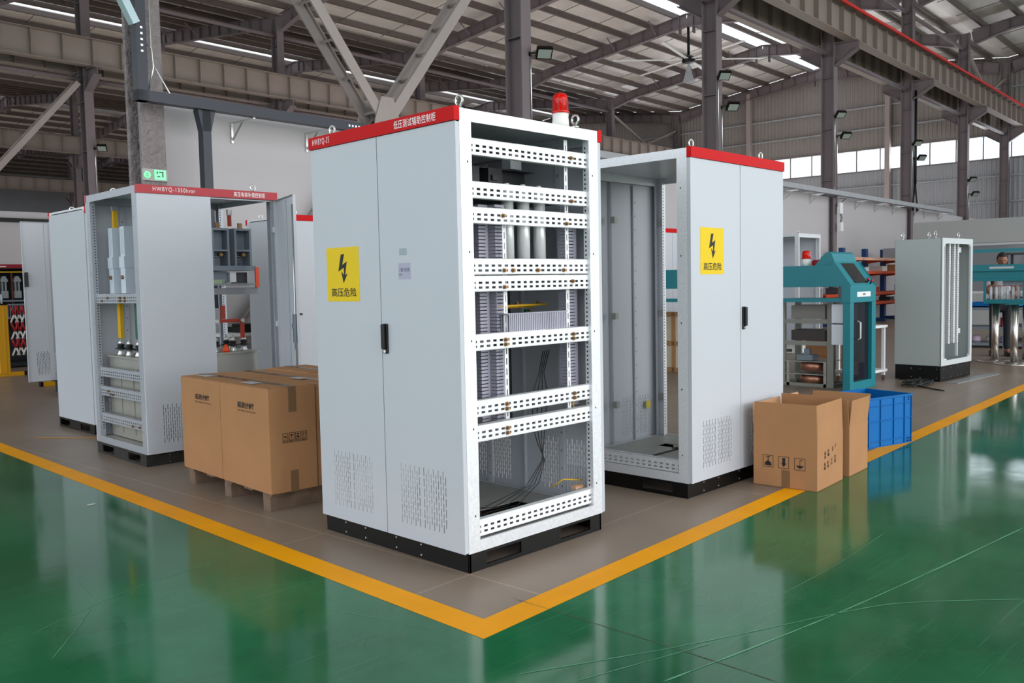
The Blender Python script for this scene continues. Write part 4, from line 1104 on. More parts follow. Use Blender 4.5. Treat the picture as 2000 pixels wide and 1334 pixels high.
for x, z in ((.02, .012), (.045, .012), (.02, .035), (.045, .035), (W2-.055, .012), (W2-.03, .012), (W2-.055, .035), (W2-.03, .035), (W2-.045, H2-.055), (W2-.045, H2-.035)): m.box(x, -.0105, z, x+.012, -.0095 if False else -.001, z+.010)
m.build_each('drain_hole', mat('deep_blue_hole', '08407a', .5), e)
m = MB(); m.prism([(0, 0), (.10, .02), (.17, .0), (.12, -.02)], (.02, .03, .35), (1, 0, 0), (0, .3, .95), (0, 1, 0), .05)
o = m.build('black_bag', RUBBER, loc=(4.33, -.12, .0), rz=rad(-14.7)); tag(o, 'black plastic item poking out of the blue crate', 'bag')

# ================================================================== GREY OPEN CABINET
e = empty('grey_cabinet', (9.62, 1.0, 0), rad(-3.2), 'grey enclosure with open front and clipped corners on a black plinth', 'cabinet')
w, d, h, p = 1.05, .634, 1.944, .215
m = MB(); m.box(.01, .01, .01, w-.01, d-.01, p)
rivets(m, [(x, .01, z) for x in (.12, .36, .60, .72, .92) for z in (.05, .17)], (0, -1, 0)); rivets(m, [(.01, y, z) for y in (.06, .28, .40) for z in (.05, .17)], (-1, 0, 0))
m.build('plinth', [BLACK, STEEL], e)
m = MB(); m.box(0, 0, p, .004, d, h); m.box(w-.004, 0, p, w, d, h); m.box(0, 0, h-.004, w, d, h); m.box(0, d-.004, p, w, d, h); m.box(0, 0, p, w, d, p+.004); m.build('shell', DOORG, e)
# front ring with clipped corners
fr = .075; m = MB(); c = .05
out = [(0, p), (w, p), (w, h), (0, h)]
m.box(0, -.003, p, fr, .02, h); m.box(w-fr, -.003, p, w, .02, h); m.box(fr, -.003, h-fr, w-fr, .02, h); m.box(fr, -.003, p, w-fr, .02, p+.07)
for (cx, cz, sx, sz) in ((fr, p+.07, 1, 1), (w-fr, p+.07, -1, 1), (fr, h-fr, 1, -1), (w-fr, h-fr, -1, -1)):
    P = [(cx, cz), (cx+sx*c, cz), (cx, cz+sz*c)]; m.prism(P if sx*sz > 0 else P[::-1], (0, .02, 0), (1, 0, 0), (0, 0, 1), (0, -1, 0), .022)
m.box(fr+.01, -.012, p+.09, fr+.016, -.003, h-fr-.02); m.box(w-fr-.016, -.012, p+.09, w-fr-.01, -.003, h-fr-.02)
m.build('front_frame', mat('light_grey_frame', 'c6cbcd', .4), e)
for x, yy in ((.36, .05), (.55, .06), (.70, .07)):
    m = MB(); hs = [(.010, .030, .02+k*.032, .02+k*.032+.020) for k in range(42)]
    m.plate((x, yy, .50), (1, 0, 0), (0, 0, 1), .045, 1.38, .003, hs); m.box(x+.045, yy, .50, x+.05, yy+.05, 1.88); m.build('perforated_strip', WHITE, e)
m = MB(); m.box(.80, .10, .30, .83, .13, 1.9); m.box(.79, .09, .62, .88, .14, .69); m.box(.79, .09, 1.76, .88, .14, 1.83); m.build_each('mounting_post', ZINC, e)
m = MB(); m.box(.14, .03, .222, .26, .06, .30); m.build('paper_scrap', WHITE, e)
for x, y in ((.06, .56), (.02, .1), (.30, .3), (.80, .1)): eye_bolt(e, x, y, h, R=.036)

# ================================================================== TEAL CONSOLE MACHINE
e = empty('teal_console_machine', (7.95, 1.52, 0), 0, 'teal gantry machine with slanted dark touch screen and open front frame', 'machine')
TW = .78
m = MB()
prof = [(0, 1.12), (0, 1.325), (.20, 1.60), (.14, 1.60), (.25, 1.745), (.30, 1.765), (.36, 1.74), (.42, 1.66), (.50, 1.60), (3.75, 1.60), (3.75, 1.325), (.12, 1.325), (.12, 1.12)]
prof = [(0, 1.12), (0, 1.325), (.235, 1.648), (.25, 1.60), (3.75, 1.60), (3.75, 1.325), (.12, 1.325), (.12, 1.12)]
m.prism(prof, (TW, 0, 0), (0, 1, 0), (0, 0, 1), (-1, 0, 0), TW)
m.prism([(.215, 1.55), (.215, 1.60), (.275, 1.745), (.31, 1.772), (.36, 1.76), (.42, 1.70), (.50, 1.60), (.50, 1.55)], (TW-.06, 0, 0), (0, 1, 0), (0, 0, 1), (-1, 0, 0), TW-.12)
m.build('hood', TEAL, e, bevel=.004)
m = MB()
for x0, x1 in ((0, .10), (TW-.12, TW)): m.box(x0, 0, 0, x1, .10, 1.12)
m.box(.10, 0, 0, TW-.12, .10, .11); m.box(0, 3.6, 0, .1, 3.75, 1.325); m.box(TW-.1, 3.6, 0, TW, 3.75, 1.325)
m.build_each('support_frame', TEAL, e, bevel=.004)
m = MB(); m.box(.02, .1, 1.13, .06, 3.6, 1.18); m.build('side_bar', TEAL, e)
U = Vector((1, 0, 0)); V = (Vector((0, .235, .323))).normalized()
m = MB(); m.prism([(.19, .05), (.58, .05), (.58, .365), (.19, .365)], (0, 0, 1.325), U, V, U.cross(V), .003); m.build('touch_screen', mat('dark_screen', '07080a', .15), e)
m = MB(); m.prism([(-.0, 0), (.01, 0), (.01, .395), (0, .395)], (0, 0, 1.325), U, V, U.cross(V), .012); m.prism([(TW-.01, 0), (TW, 0), (TW, .395), (TW-.01, .395)], (0, 0, 1.325), U, V, U.cross(V), .012); m.build_each('screen_bezel', TEAL, e)
for q, s, mt_ in ((.64, .10, 'vivid_red_button'), (.72, .07, 'vivid_red_button'), (.64, .04, 'ink'), (.60, .07, 'ink')):
    m = MB(); c_ = Vector((q, 0, 1.325))+V*s; n_ = U.cross(V); m.tube([c_, c_+n_*.03], .016 if 'red' in mt_ else .010, 10)
    m.build('push_button', mat('vivid_red_button', 'c41236', .3) if 'red' in mt_ else BLACK, e)
m = MB(); m.box(.19, -.003, 1.19, .60, 0, 1.255); pl = m.build('name_plate', WHITE, e); m = MB(); m.box(.36, -.005, 1.21, .44, -.003, 1.235); m.build('plate_marks', GREYP, pl)
m = MB(); m.box(.10, .05, .11, TW-.12, .055, 1.12); m.build('glass_door', glassy('smoked_glass', '30343c', .45), e)
m = MB(); m.box(.12, .13, .58, .40, .30, .84); m.box(.12, .13, .86, .40, .30, 1.10); m.box(.20, .125, .92, .32, .13, 1.06, 1); m.build_each('white_instrument', [mat('instrument_white', 'dfe4ec', .4), GREYP], e)
m = MB(); m.tube([(.30, .04, .64), (.30, .0, .66), (.30, .0, .86), (.30, .04, .88)], .010, 8); m.build('door_pull', WHITE, e)
# grey rack inside the machine
e = empty('equipment_rack', (8.22, 1.86, 0), 0, 'grey-green equipment rack with copper windings under the teal gantry', 'rack')
m = MB()
for x in (0, .46):
    for y in (0, .68): m.box(x, y, 0, x+.04, y+.09, 1.17)
    m.box(x, .09, 1.13, x+.04, .68, 1.17); m.box(x, .09, 0, x+.04, .68, .04)
for y in (0, .73): m.box(.04, y, 1.13, .46, y+.04, 1.17); m.box(.04, y, 0, .46, y+.04, .04)
m.build('rack_frame', RACKG, e)
for z in (.84, .55):
    m = MB(); m.box(-.006, .09, z, .0, .68, z+.055); m.box(0, .09, z, .44, .68, z+.006); m.build('rack_shelf', RACKG, e)
m = MB(); m.box(.02, .13, .90, .40, .60, 1.08); 
m.build('drawer_unit', mat('mid_grey_unit', '84807c', .5), e)
m = MB(); m.box(.02, .13, .61, .40, .60, .75); m.build('drawer_unit', mat('dark_brown_unit', '3c3532', .5), e)
m = MB(); m.box(.02, .30, .345, .2, .52, .42); m.box(.06, .36, .42, .12, .44, .50); m.build_each('relay_block', GREYP, e)
for z in (.17, .0):
    m = MB(); m.box(0, .10, z+.155, .44, .68, z+.165); m.box(0, .10, z, .02, .14, z+.155); m.box(0, .62, z, .02, .66, z+.155); m.build('winding_tray', ZINCD, e)
    m = MB(); m.lathe([(.17, .03), (.185, .04), (.185, .13), (.17, .14)], (.22, .36, z), 28); m.build('copper_winding', COPPER, e)
    m = MB(); m.lathe([(.03, .14), (.03, .152)], (.16, .40, z), 10); m.lathe([(.12, .138), (.12, .146)], (.22, .36, z), 18); m.build_each('winding_core', BLACK, e)
e2 = empty('warning_beacon', (8.12, 2.19, 1.603), 0, 'red warning beacon with white base on top of the teal gantry', 'beacon')
m = MB(); m.lathe([(.055, 0), (.055, .04), (.060, .09)], n=20); m.build('base', mat('beacon_base', 'e9e7e2'), e2)
m = MB(); m.lathe([(.064, .09), (.064, .10), (.056, .105), (.056, .16), (.045, .19), (.02, .20)], n=20); m.build('dome', dm, e2)
m = MB(); m.box(0, 0, 0, .05, .14, .06); m.box(0, .02, .06, .04, .12, .075, 0)
tag(m.build('hand_tool', [mat('red_tool', 'b3262a', .4)], loc=(8.25, 2.04, 1.606)), 'small red hand tool lying on the teal gantry', 'tool')

# timber crate under the gantry, seen through the open cabinet
e = empty('timber_crate', (8.80, 4.40, 0), rad(-6), 'timber-framed crate with cream panels standing behind the teal gantry', 'crate')
m = MB(); m.box(.02, .02, .05, 1.18, .7, .92); m.build('cream_panels', mat('cream_board', 'e6d6bb', .7), e)
m = MB()
for x in (0, .36, .74, 1.14): m.box(x, 0, .0, x+.06, .02, .94)
for z in (.0, .42, .88): m.box(.0, -.0, z, 1.2, .018, z+.07)
for z in (.0, .42, .88): m.box(-.01, 0, z, .02, .72, z+.07)
for y in (0, .33, .66): m.box(-.01, y, 0, .02, y+.06, .94)
m.build_each('timber_frame', mat('pine_timber', 'b98a5e', .7, var=.1, vs=8), e)

# ================================================================== RIGHT BACKGROUND
# orange and blue cantilever shelving in front of the partition
e = empty('pallet_rack', B(20.6, 6.9), PHI, 'shelving rack with orange beams and blue uprights along the white partition', 'rack')
for x in (1.8, 3.74, 5.68, 7.39, 9.2):
    m = MB(); m.box(x-.10, .60, 0, x+.10, .74, 2.35); m.box(x-.08, 0, 0, x+.08, .6, .10); m.build('upright', RBLUE, e)
    for z in (2.0, 1.58, .92, .62):
        m = MB(); m.prism([(.60, z-.14), (.60, z), (.0, z), (.0, z-.06)], (x-.05, 0, 0), (0, 1, 0), (0, 0, 1), (1, 0, 0), .10); m.build('shelf_arm', ORANGE, e)
for z in (2.0, 1.58, .92, .62):
    m = MB(); m.box(.9, .02, z, 9.6, .6, z+.035); m.box(.9, 0.0, z-.05, 9.6, .02, z+.035); m.build('shelf_deck', ORANGE if z < 1.9 else mat('pinkish_board', 'd9a78c', .6), e)
rk = random.Random(3)
goods = [('d9cfc4', 'pale'), ('3a3d42', 'dark'), ('b88a5c', 'brown'), ('2f6fb3', 'blue'), ('b9bcc0', 'grey'), ('a03a2a', 'red')]
for k in range(11):
    z = (1.616, .956, 1.616, .656)[k % 4]; c_, nm = goods[k % 6]
    x = 1.2+.74*k; m = MB(); w_ = rk.uniform(.25, .5); h_ = rk.uniform(.08, .22)
    m.box(0, 0, 0, w_, .35, h_); m.box(-.01, -.01, h_, w_+.01, .36, h_+.015)
    q = B(20.6+x, 6.9+.1); o = m.build('storage_box', mat('goods_'+nm, c_, .6), loc=(q.x, q.y, z), rz=PHI)
    tag(o, '%s stored box on the %s orange shelf, %s from the blue end upright' % (nm, {1.616: 'second', .956: 'third', .656: 'lowest'}[z], ('first', 'second', 'third', 'fourth', 'fifth', 'sixth', 'seventh', 'eighth', 'ninth', 'tenth', 'eleventh')[k]), 'box', 'boxes on the orange shelving')
m = MB(); m.box(0, 0, 0, 1.0, .45, .34); m.box(.02, -.01, .02, .98, 0, .3)
q = B(27.6, 7.0); tag(m.build('metal_case', mat('grey_case', '9b9fa5', .4), loc=(q.x, q.y, 2.036), rz=PHI), 'grey metal case on the top shelf beside the grey enclosure', 'case')
m = MB(); m.box(0, 0, 0, .5, .4, .40); m.box(.2, -.003, 0, .26, 0, .4)
q = B(19.3, 6.7); tag(m.build('brown_box', CARD, loc=(q.x, q.y, 1.86), rz=PHI), 'brown box on the plain grey shelf unit', 'box')
e = empty('metal_shelf', B(19.0, 6.5), PHI, 'plain grey shelf unit beside the orange shelving', 'shelf')
for x in (0, 1.2):
    for y in (0, .6): 
        m = MB(); m.box(x, y, 0, x+.05, y+.05, 1.84); m.build('leg', GREYTRAY, e)
for z in (.5, 1.15, 1.82): m = MB(); m.box(-.02, -.02, z, 1.27, .67, z+.035); m.build('shelf_board', GREYTRAY, e)
# open light cabinet far behind
c8, _ = cabinet((13.05, 4.75, 0), rad(2), 'distant pale open cabinet frame behind the teal gantry', W=1.0, D=.9, open_side='L', side_panel=True, front=(None, None), back=('closed', 'closed'), strip=False, far_holes=False, vents=(False, False), eyes=((.2, .1),), plinth_mat=WHITE)
# white cart, pencils, leaning roll
e = empty('work_cart', (9.0, 1.72, 0), rad(-3), 'small white wheeled cart between the teal machine and the grey enclosure', 'cart')
for z in (.12, .735): m = MB(); m.box(0, 0, z, .56, .5, z+.035); m.build('cart_shelf', WHITE, e)
for x in (.02, .50):
    for y in (.02, .44):
        m = MB(); m.box(x, y, .07, x+.04, y+.04, .735); o = m.build('leg', WHITE, e); m = MB(); m.torus((x+.02, y+.02, .035), .024, .012, 'y', 12, 6); m.build('wheel', mat('caster_wheel', '54382f', .5), o)
e = empty('pencil_box', (9.08, 1.78, .77), 0, 'small cardboard pot of rods standing on the white cart', 'pot')
m = MB(); m.box(0, 0, 0, .12, .10, .12); m.build('cardboard_pot', CARD, e)
m = MB()
for k in range(7): m.beam((.02+.013*k, .05, .10), (.0+.02*k, .05, .26), .006, .006)
m.build('rods', GREYP, e)
m = MB(); m.tube([(9.58, 2.55, .02), (9.74, 2.36, 1.40)], .075, 16)
tag(m.build('leaning_roll', mat('grey_roll', '7d7984', .4)), 'tall grey roll leaning beside the grey enclosure', 'roll')
m = MB(); m.beam((9.66, 2.1, .01), (9.86, 2.0, 1.30), .03, .02)
tag(m.build('leaning_rod', WHITE), 'thin white rod leaning next to the grey roll', 'rod')
e = empty('stacked_cartons', (9.9, 2.6, 0), rad(8), 'worn brown box stack behind the white cart', 'box')
m = MB(); m.box(0, 0, 0, .7, .5, .26); m.build('lower_box', CARD, e); m = MB(); m.box(.05, .02, .262, .6, .46, .60); m.build('upper_box', CARD, e)
# cable heap in front of the grey cabinet
m = MB(); pts = []
for k in range(150):
    a = k*.31; r = .10+.10*abs(math.sin(k*.37))+.05*math.sin(k*.11)
    pts.append((9.12+math.cos(a)*r*1.5, 1.12+math.sin(a)*r*.8, .02+.035*abs(math.sin(k*.7))))
pts += [(8.9, 1.0, .012), (8.7, .75, .012), (8.62, .62, .012)]
m.tube(pts, .009, 5); tag(m.build('cable_coil', RUBBER), 'tangled coil of black cable on the floor before the grey enclosure', 'cable')
m = MB(); m.box(0, 0, 0, 1.5, .16, .010); tag(m.build('floor_plate', mat('dull_floor_plate', '8c8d8d', .4), loc=(9.55, .76, .001), rz=rad(-3.2)), 'flat grey strip lying along the front of the grey enclosure', 'plate')

# second teal station, right edge
e = empty('teal_test_station', (12.95, 0, 0), 0, 'teal test station with white cylinders standing on polished posts', 'machine')
m = MB(); m.box(-.06, -2.2, 1.49, .5, 2.6, 1.60); m.box(-.02, -2.2, 1.36, .5, 2.6, 1.49); m.box(-.06, -2.2, 1.33, .0, 2.6, 1.375); m.build('main_beam', TEAL, e, bevel=.004)
m = MB(); m.box(-.03, -2.2, 1.80, .03, 2.6, 1.855); m.build('upper_rail', TEAL, e)
m = MB(); m.box(-.05, -1.6, .965, .55, 1.45, 1.03); m.build('lower_tray', TEAL, e)
for y in (-1.6, .84, 1.42): m = MB(); m.box(-.05, y, 1.03, .0, y+.03, 1.36); m.build('upright', TEAL, e)
for y in (-2.1, 2.5): m = MB(); m.box(-.05, y, 1.60, .05, y+.06, 1.81); m.build('upright', TEAL, e)
m = MB(); m.box(-.0635, 1.0, 1.53, -.0605, 1.36, 1.565); m.build('name_plate', mat('silver_plate', 'c0c4c8', .3), e)
for k in range(10):
    m = MB(); y = 1.36-.082*k
    m.lathe([(.024, 0), (.024, .20), (.010, .205), (.010, .225)], (0.03, y, 1.03), 14); m.build('white_cylinder', mat('pale_cylinder', 'c4c6cc', .35), e)
m = MB(); m.box(0.0, 1.37, 1.24, .03, 1.40, 1.27); m.box(0.03, .6, 1.245, .04, 1.36, 1.257, 0); m.build_each('busbar', RBUS, e)
m = MB(); m.box(0.3, .86, 1.25, .5, 1.26, 1.36); m.build('grey_unit', CERAM, e)
for (x, y) in ((.16, 1.32), (-.24+.0, .93), (.40, .93)):
    m = MB(); m.tube([(x, y, .02), (x, y, .97)], .055, 20); m.build('polished_post', CHROME, e)
    m = MB(); m.lathe([(.27, 0), (.27, .018), (.25, .032), (.07, .036)], (x, y, 0), 32); m.build('base_disc', CHROME, e)
m = MB(); m.box(-.34, .80, .955, .0, 1.05, .966); m.build('post_bracket', TEAL, e)

# bench with blue tray behind
e = empty('work_bench', (16.1, 1.0, 0), rad(4), 'grey work bench with three levels behind the grey enclosure', 'bench')
for z in (.045, .36, .74): m = MB(); m.box(0, 0, z, .7, 2.0, z+.055); m.build('bench_shelf', GREYP, e)
for x in (.02, .64):
    for y in (.03, .98, 1.93): m = MB(); m.box(x, y, .0, x+.04, y+.04, .745); m.build('leg', GREYP, e)
m = MB(); m.box(0, 0, 0, .45, .9, .02); m.box(0, 0, 0, .01, .9, .10); m.box(.44, 0, 0, .45, .9, .10); m.box(0, 0, 0, .45, .01, .1); m.box(0, .89, 0, .45, .9, .1)
tag(m.build('blue_tray', BLUE, loc=(16.08, 1.75, .797)), 'blue plastic tray on top of the grey work bench', 'tray')
m = MB(); m.lathe([(.05, 0), (.055, .02), (.055, .16), (.04, .18)], n=14); tag(m.build('red_tin', mat('red_tin_paint', '9a1016', .4), loc=(16.2, 2.05, .416)), 'red tin on the middle level of the work bench', 'tin')
for k, (y, c_, nm) in enumerate(((2.55, 'c9b4c4', 'pinkish'), (2.28, 'b8b2a8', 'pale'), (2.02, 'a6a0cc', 'lilac'))):
    m = MB(); m.lathe([(.08, 0), (.11, .04), (.09, .11), (.03, .14)], n=12); tag(m.build('plastic_bag', mat('bag_'+nm, c_, .4), loc=(16.25, y, .102)), '%s plastic bag on the bottom level of the work bench' % nm, 'bag')
m = MB(); m.box(0, 0, 0, .5, .35, .10); m.box(.1, .1, .1, .4, .3, .14); tag(m.build('tool_case', BLACK, loc=(17.4, 2.1, .001)), 'black case on the floor beyond the polished posts', 'case')
m = MB(); m.box(0, 0, 0, .12, .16, .05); m.beam((.06, .05, .05), (.10, .2, .09), .03, .03); tag(m.build('hand_tool', mat('tan_tool', 'c9a878', .5), loc=(16.12, 2.0, .90)), 'tan hand tool lying on the blue tray', 'tool')
# dark rack behind the station
e = empty('dark_shelving', (18.6, -.8, 0), rad(3), 'dark shelving unit far behind the worker', 'shelf')
for y in (0, 1.7, 3.4):
    for x in (0, .5): m = MB(); m.box(x, y, 0, x+.05, y+.05, 1.9); m.build('upright', mat('dark_shelf_paint', '33363b', .5), e)
for z in (.3, .9, 1.4, 1.86): m = MB(); m.box(0, 0, z, .55, 3.45, z+.04); m.build('shelf_board', mat('dark_shelf_paint', '33363b'), e)

# ================================================================== PERSON
SKIN = mat('warm_skin', '8a5a44', .5); HAIR = mat('black_hair', '0c0a09', .6, bump=.4, bs=200); SHIRT = mat('pale_shirt', 'c9c6cc', .7, bump=.1, bs=30); TROU = mat('dark_trousers', '23262e', .8)
def skin_mesh(name, verts, edges, radii, mt, parent, root=0, sub=2):
    me = bpy.data.meshes.new(name); me.from_pydata(verts, edges, []); me.materials.append(mt)
    o = bpy.data.objects.new(name, me); col.objects.link(o); o.parent = parent
    md_ = o.modifiers.new('skin', 'SKIN'); md_.use_smooth_shade = True
    for k, r in enumerate(radii):
        sv = me.skin_vertices[0].data[k]; sv.radius = (r, r) if not isinstance(r, tuple) else r; sv.use_root = (k == root)
    s = o.modifiers.new('sub', 'SUBSURF'); s.levels = sub; s.render_levels = sub
    return o
pe = empty('person', (14.28, 1.57, 0), rad(205), 'worker with short black hair and pale shirt looking down behind the teal test station', 'person')
# local +x is forward; standing, arms bent to the bench in front
V_ = [(0, 0, .98), (0, 0, 1.12), (.02, 0, 1.30), (.03, 0, 1.44), (.04, 0, 1.52), (.06, 0, 1.58),
      (0, .10, .92), (.02, .11, .50), (-.02, .11, .09), (.12, .12, .04), (0, -.10, .92), (.02, -.11, .50), (-.02, -.11, .09), (.12, -.12, .04),
      (.02, .17, 1.42), (.03, .23, 1.15), (.26, .16, 1.08), (.34, .14, 1.08), (.02, -.17, 1.42), (.03, -.23, 1.15), (.26, -.16, 1.08), (.34, -.14, 1.08)]
E_ = [(0, 1), (1, 2), (2, 3), (3, 4), (4, 5), (0, 6), (6, 7), (7, 8), (8, 9), (0, 10), (10, 11), (11, 12), (12, 13), (3, 14), (14, 15), (15, 16), (16, 17), (3, 18), (18, 19), (19, 20), (20, 21)]
R_ = [(.12, .15), (.11, .14), (.12, .16), (.10, .13), .055, .055, .085, .058, .042, .035, .085, .058, .042, .035, .058, .042, .028, .026, .058, .042, .028, .026]
skin_mesh('body', V_, E_, R_, SKIN, pe)
sh = skin_mesh('shirt', [(0, 0, .96), (0, 0, 1.12), (.02, 0, 1.30), (.03, 0, 1.46), (.02, .18, 1.43), (.03, .235, 1.2), (.02, -.18, 1.43), (.03, -.235, 1.2)], [(0, 1), (1, 2), (2, 3), (3, 4), (4, 5), (3, 6), (6, 7)], [(.135, .17), (.125, .16), (.135, .175), (.085, .10), .07, .058, .07, .058], SHIRT, pe)
skin_mesh('trousers', [(0, 0, .96), (0, .10, .90), (.02, .11, .50), (-.02, .11, .10), (0, -.10, .90), (.02, -.11, .50), (-.02, -.11, .10)], [(0, 1), (1, 2), (2, 3), (0, 4), (4, 5), (5, 6)], [(.13, .15), .098, .072, .065, .098, .072, .065], TROU, pe)
# head with face features, tilted down
hd = bpy.data.objects.new('head', None)
import bmesh
def blob(name, mt, parent, loc, scale, rot=(0, 0, 0), shape=None, seg=20):
    bm = bmesh.new(); bmesh.ops.create_uvsphere(bm, u_segments=seg, v_segments=seg*3//4, radius=1)
    for v in bm.verts:
        if shape: shape(v)
        v.co = Vector((v.co.x*scale[0], v.co.y*scale[1], v.co.z*scale[2]))
    me = bpy.data.meshes.new(name); bm.to_mesh(me); bm.free(); me.materials.append(mt)
    for p_ in me.polygons: p_.use_smooth = True
    o = bpy.data.objects.new(name, me); col.objects.link(o); o.parent = parent; o.location = loc; o.rotation_euler = rot; return o
def face(v):
    x, y, z = v.co
    if z < -.1: v.co.y *= 1-.35*(-z-.1); v.co.x += .10*(-z)
    if x > .6 and abs(y) < .2 and -.35 < z < .15: v.co.x += .20*(1-abs(y)/.2)*(.6-z)
    if x > .5 and .1 < abs(y) < .55 and .02 < z < .25: v.co.x -= .07
    if x > .6 and -.62 < z < -.45 and abs(y) < .3: v.co.x += .05
head = blob('head', SKIN, pe, (.075, 0, 1.685), (.100, .080, .125), (0, rad(16), 0), face, 32)
def hair(v):
    if v.co.z < .05: v.co.x *= .75; v.co.x -= .15
    if v.co.z < -.2: v.co *= .82
    if v.co.x > .3 and v.co.z < .45: v.co.x = .3
blob('hair', HAIR, head, (-.010, 0, .022), (.108, .088, .120), (0, 0, 0), hair, 28)
for s in (-1, 1):
    blob('ear', SKIN, head, (0, s*.080, -.005), (.018, .010, .030)); blob('eye', mat('dark_eye', '17110f', .3), head, (.088, s*.032, .014), (.010, .014, .006))
blob('mouth', mat('lip_skin', '6d3b32', .5), head, (.098, 0, -.062), (.008, .024, .006))
for s in (-1, 1):   # hands: palm and five fingers
    hx, hy, hz = .34, s*.14, 1.08
    skin_mesh('hand', [(hx, hy, hz), (hx+.05, hy, hz-.01), (hx+.09, hy+.03, hz-.02), (hx+.12, hy+.032, hz-.05), (hx+.10, hy+.01, hz-.02), (hx+.135, hy+.01, hz-.05), (hx+.10, hy-.012, hz-.02), (hx+.13, hy-.012, hz-.05), (hx+.085, hy-.034, hz-.02), (hx+.11, hy-.036, hz-.045), (hx+.02, hy-s*.03, hz-.01), (hx+.05, hy-s*.052, hz-.03)],
              [(0, 1), (1, 2), (2, 3), (1, 4), (4, 5), (1, 6), (6, 7), (1, 8), (8, 9), (0, 10), (10, 11)], [.026, .03, .010, .008, .010, .008, .010, .008, .009, .007, .012, .009], SKIN, pe, 0, 1)
for s in (-1, 1): m = MB(); m.prism([(-.10, 0), (.17, 0), (.19, .03), (.08, .08), (-.06, .10), (-.10, .06)], (0, s*.12+.045, 0), (1, 0, 0), (0, 0, 1), (0, -1, 0), .09); m.build('shoe', BLACK, pe, bevel=.01)

# ================================================================== LEFT BACKGROUND
e = empty('open_switchgear', (1.0, 15.9, 0), 0, 'open switchgear bay with dark red header, yellow bar and grey contactors', 'cabinet')
m = MB(); m.box(0, 0, 0, .06, .9, 2.0); m.box(2.4, 0, 0, 2.46, .9, 2.0); m.box(0, .84, 0, 2.46, .9, 2.0); m.box(0, 0, 1.93, 2.46, .9, 2.0); m.box(0, 0, .02, 2.46, .9, .10); m.build('shell', mat('dark_cabinet_shell', '2a2d33', .5), e)
m = MB(); m.box(0, -.03, 1.945, 2.46, 0, 2.02); m.box(.6, -.032, 1.965, 1.55, -.03, 1.985, 1); m.build('header_strip', [mat('dark_red_header', '9c1327', .4), WTXT], e)
m = MB(); m.box(.06, .1, 1.86, 2.4, .13, 1.885); m.build('busbar', YBUS, e)
for z in (1.29, .95): m = MB(); m.box(.06, .05, z, 2.4, .6, z+.035); m.build('shelf_board', GREYP, e)
for k in range(9):
    x = .30+.235*k; m = MB(); m.box(x, .1, 1.36, x+.13, .24, 1.50); m.box(x+.02, .12, 1.50, x+.05, .2, 1.72); m.box(x+.08, .12, 1.50, x+.11, .2, 1.72); m.box(x, .10, 1.68, x+.13, .22, 1.72); m.prism([(x, 1.72), (x+.13, 1.72), (x+.09, 1.79), (x+.04, 1.79)], (0, .1, 0), (1, 0, 0), (0, 0, 1), (0, 1, 0), .1); m.build('contactor', mat('pale_contactor', '9aa0a4', .5), e)
    m = MB(); m.box(x-.05, .08, 1.0, x-.03, .12, 1.86); m.build('busbar', mat('brown_busbar', '70331e', .5), e)
for k in range(30): 
    pass
m = MB(); x = .2
m.box(.1, .02, 1.22, 2.3, .10, 1.25); m.box(.1, .02, .96, 2.3, .10, .99)
while x < 2.3: m.box(x, .03, .99, x+.015, .09, 1.22); x += .045
m.build('grey_fins', GREYP, e)
m = MB(); m.tube([(1.44, -.02, 1.26), (1.44, -.02, 1.44)], .02, 10); m.build('insulator', CERAM, e)
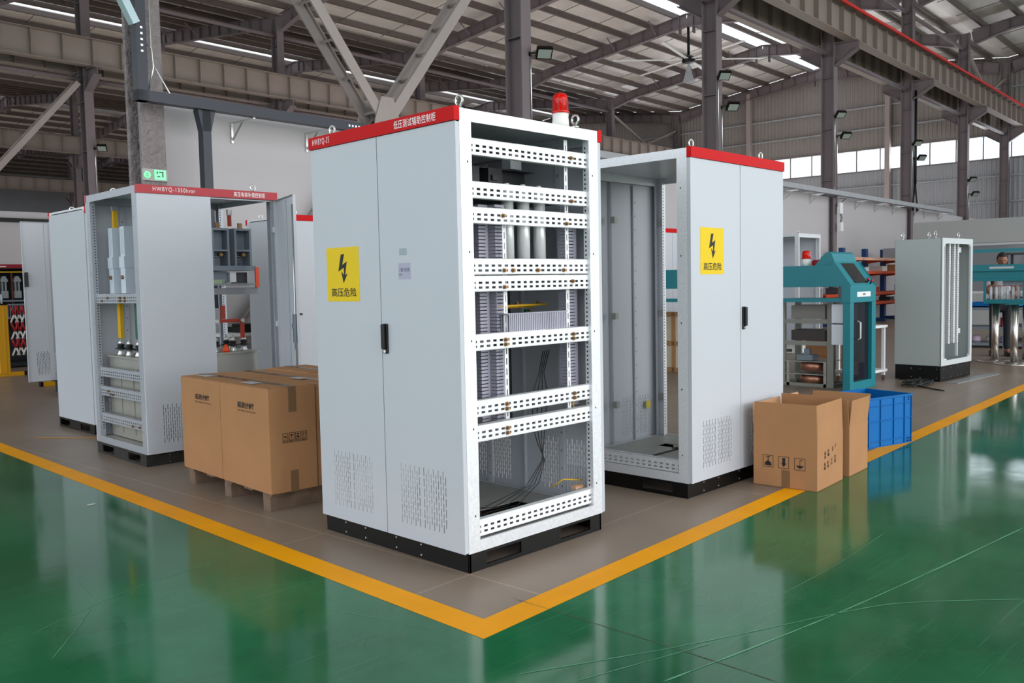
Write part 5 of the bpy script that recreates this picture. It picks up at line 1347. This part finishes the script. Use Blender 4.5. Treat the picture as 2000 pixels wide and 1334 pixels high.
def barrier_post(x, y, label, kind):
    e = empty('barrier_post', (x, y, 0), 0, label, 'post')
    m = MB(); m.box(-.16, -.05, .05, 0, .05, 1.25); m.box(-.07, -.058, .05, -.055, -.05, 1.25); m.build('post_body', YEL, e)
    m = MB(); m.box(-.165, -.055, 1.25, .005, .055, 1.27); m.build_each('end_cap', BLACK, e)
    m = MB(); m.box(-.42, -.04, 0.002, .22, .04, .07); m.build('foot', YEL, e)
    m = MB(); m.box(.22, -.042, 0.0, .26, .042, .072); m.box(-.46, -.042, 0.0, -.42, .042, .072); m.build_each('end_cap', BLACK, e)
    return e
barrier_post(1.98, 14.0, 'yellow barrier post holding the red and white lattice', 0)
e = barrier_post(2.16, 11.60, 'yellow barrier post whose foot shows below the swung-open door', 0)
e = empty('folding_barrier', (2.0, 13.97, 0), 0, 'red and white folding lattice barrier between yellow posts', 'barrier')
RW = [mat('barrier_red', 'b3141c', .45), mat('barrier_white', 'e4dfdb', .45)]
for c_ in range(5):
    for r_ in range(3):
        x0 = .03+c_*.085; z0 = .36+r_*.29; m = MB()
        for (a, b) in (((x0, z0), (x0+.12, z0+.29)), ((x0+.12, z0), (x0, z0+.29))):
            A_ = Vector((a[0], (c_ % 2)*.02, a[1])); B_ = Vector((b[0], (c_ % 2)*.02, b[1])); M_ = A_+(B_-A_)*.45
            m.tube([A_, M_], .016, 8, 1); m.tube([M_, B_], .016, 8, 0)
        m.build('lattice_cross', RW, e)
# desk with grey blanket seen through the capacitor cabinet
e = empty('work_desk', (2.55, 7.25, 0), 0, 'white-legged desk seen through the open capacitor cabinet', 'desk')
m = MB(); m.box(0, 0, .84, .9, .6, .88); m.build('desk_top', WHITE, e)
for x in (0.02, .84): m = MB(); m.box(x, .02, 0, x+.05, .08, .84); m.build('leg', WHITE, e); m = MB(); m.box(x, .52, 0, x+.05, .58, .84); m.build('leg', WHITE, e)
m = MB(); m.box(.05, .5, .3, .85, .55, .7); m.build('modesty_panel', GWALL, e)
m = MB(); m.box(0, 0, 0, .5, .4, .07); m.box(.05, .05, .07, .4, .35, .11); tag(m.build('black_case', BLACK, loc=(2.8, 7.3, .881)), 'black case lying on the desk behind the capacitor cabinet', 'case')
# litter
m = MB(); m.prism([(0, 0), (.05, .01), (.045, .04), (.0, .03)], (-.73, 3.0, .003), (1, 0, 0), (0, 1, 0), (0, 0, 1), .003); tag(m.build('paper_scrap', mat('scrap_white', 'c8cccc', .5)), 'tiny paper scrap on the green floor near the yellow line', 'scrap')
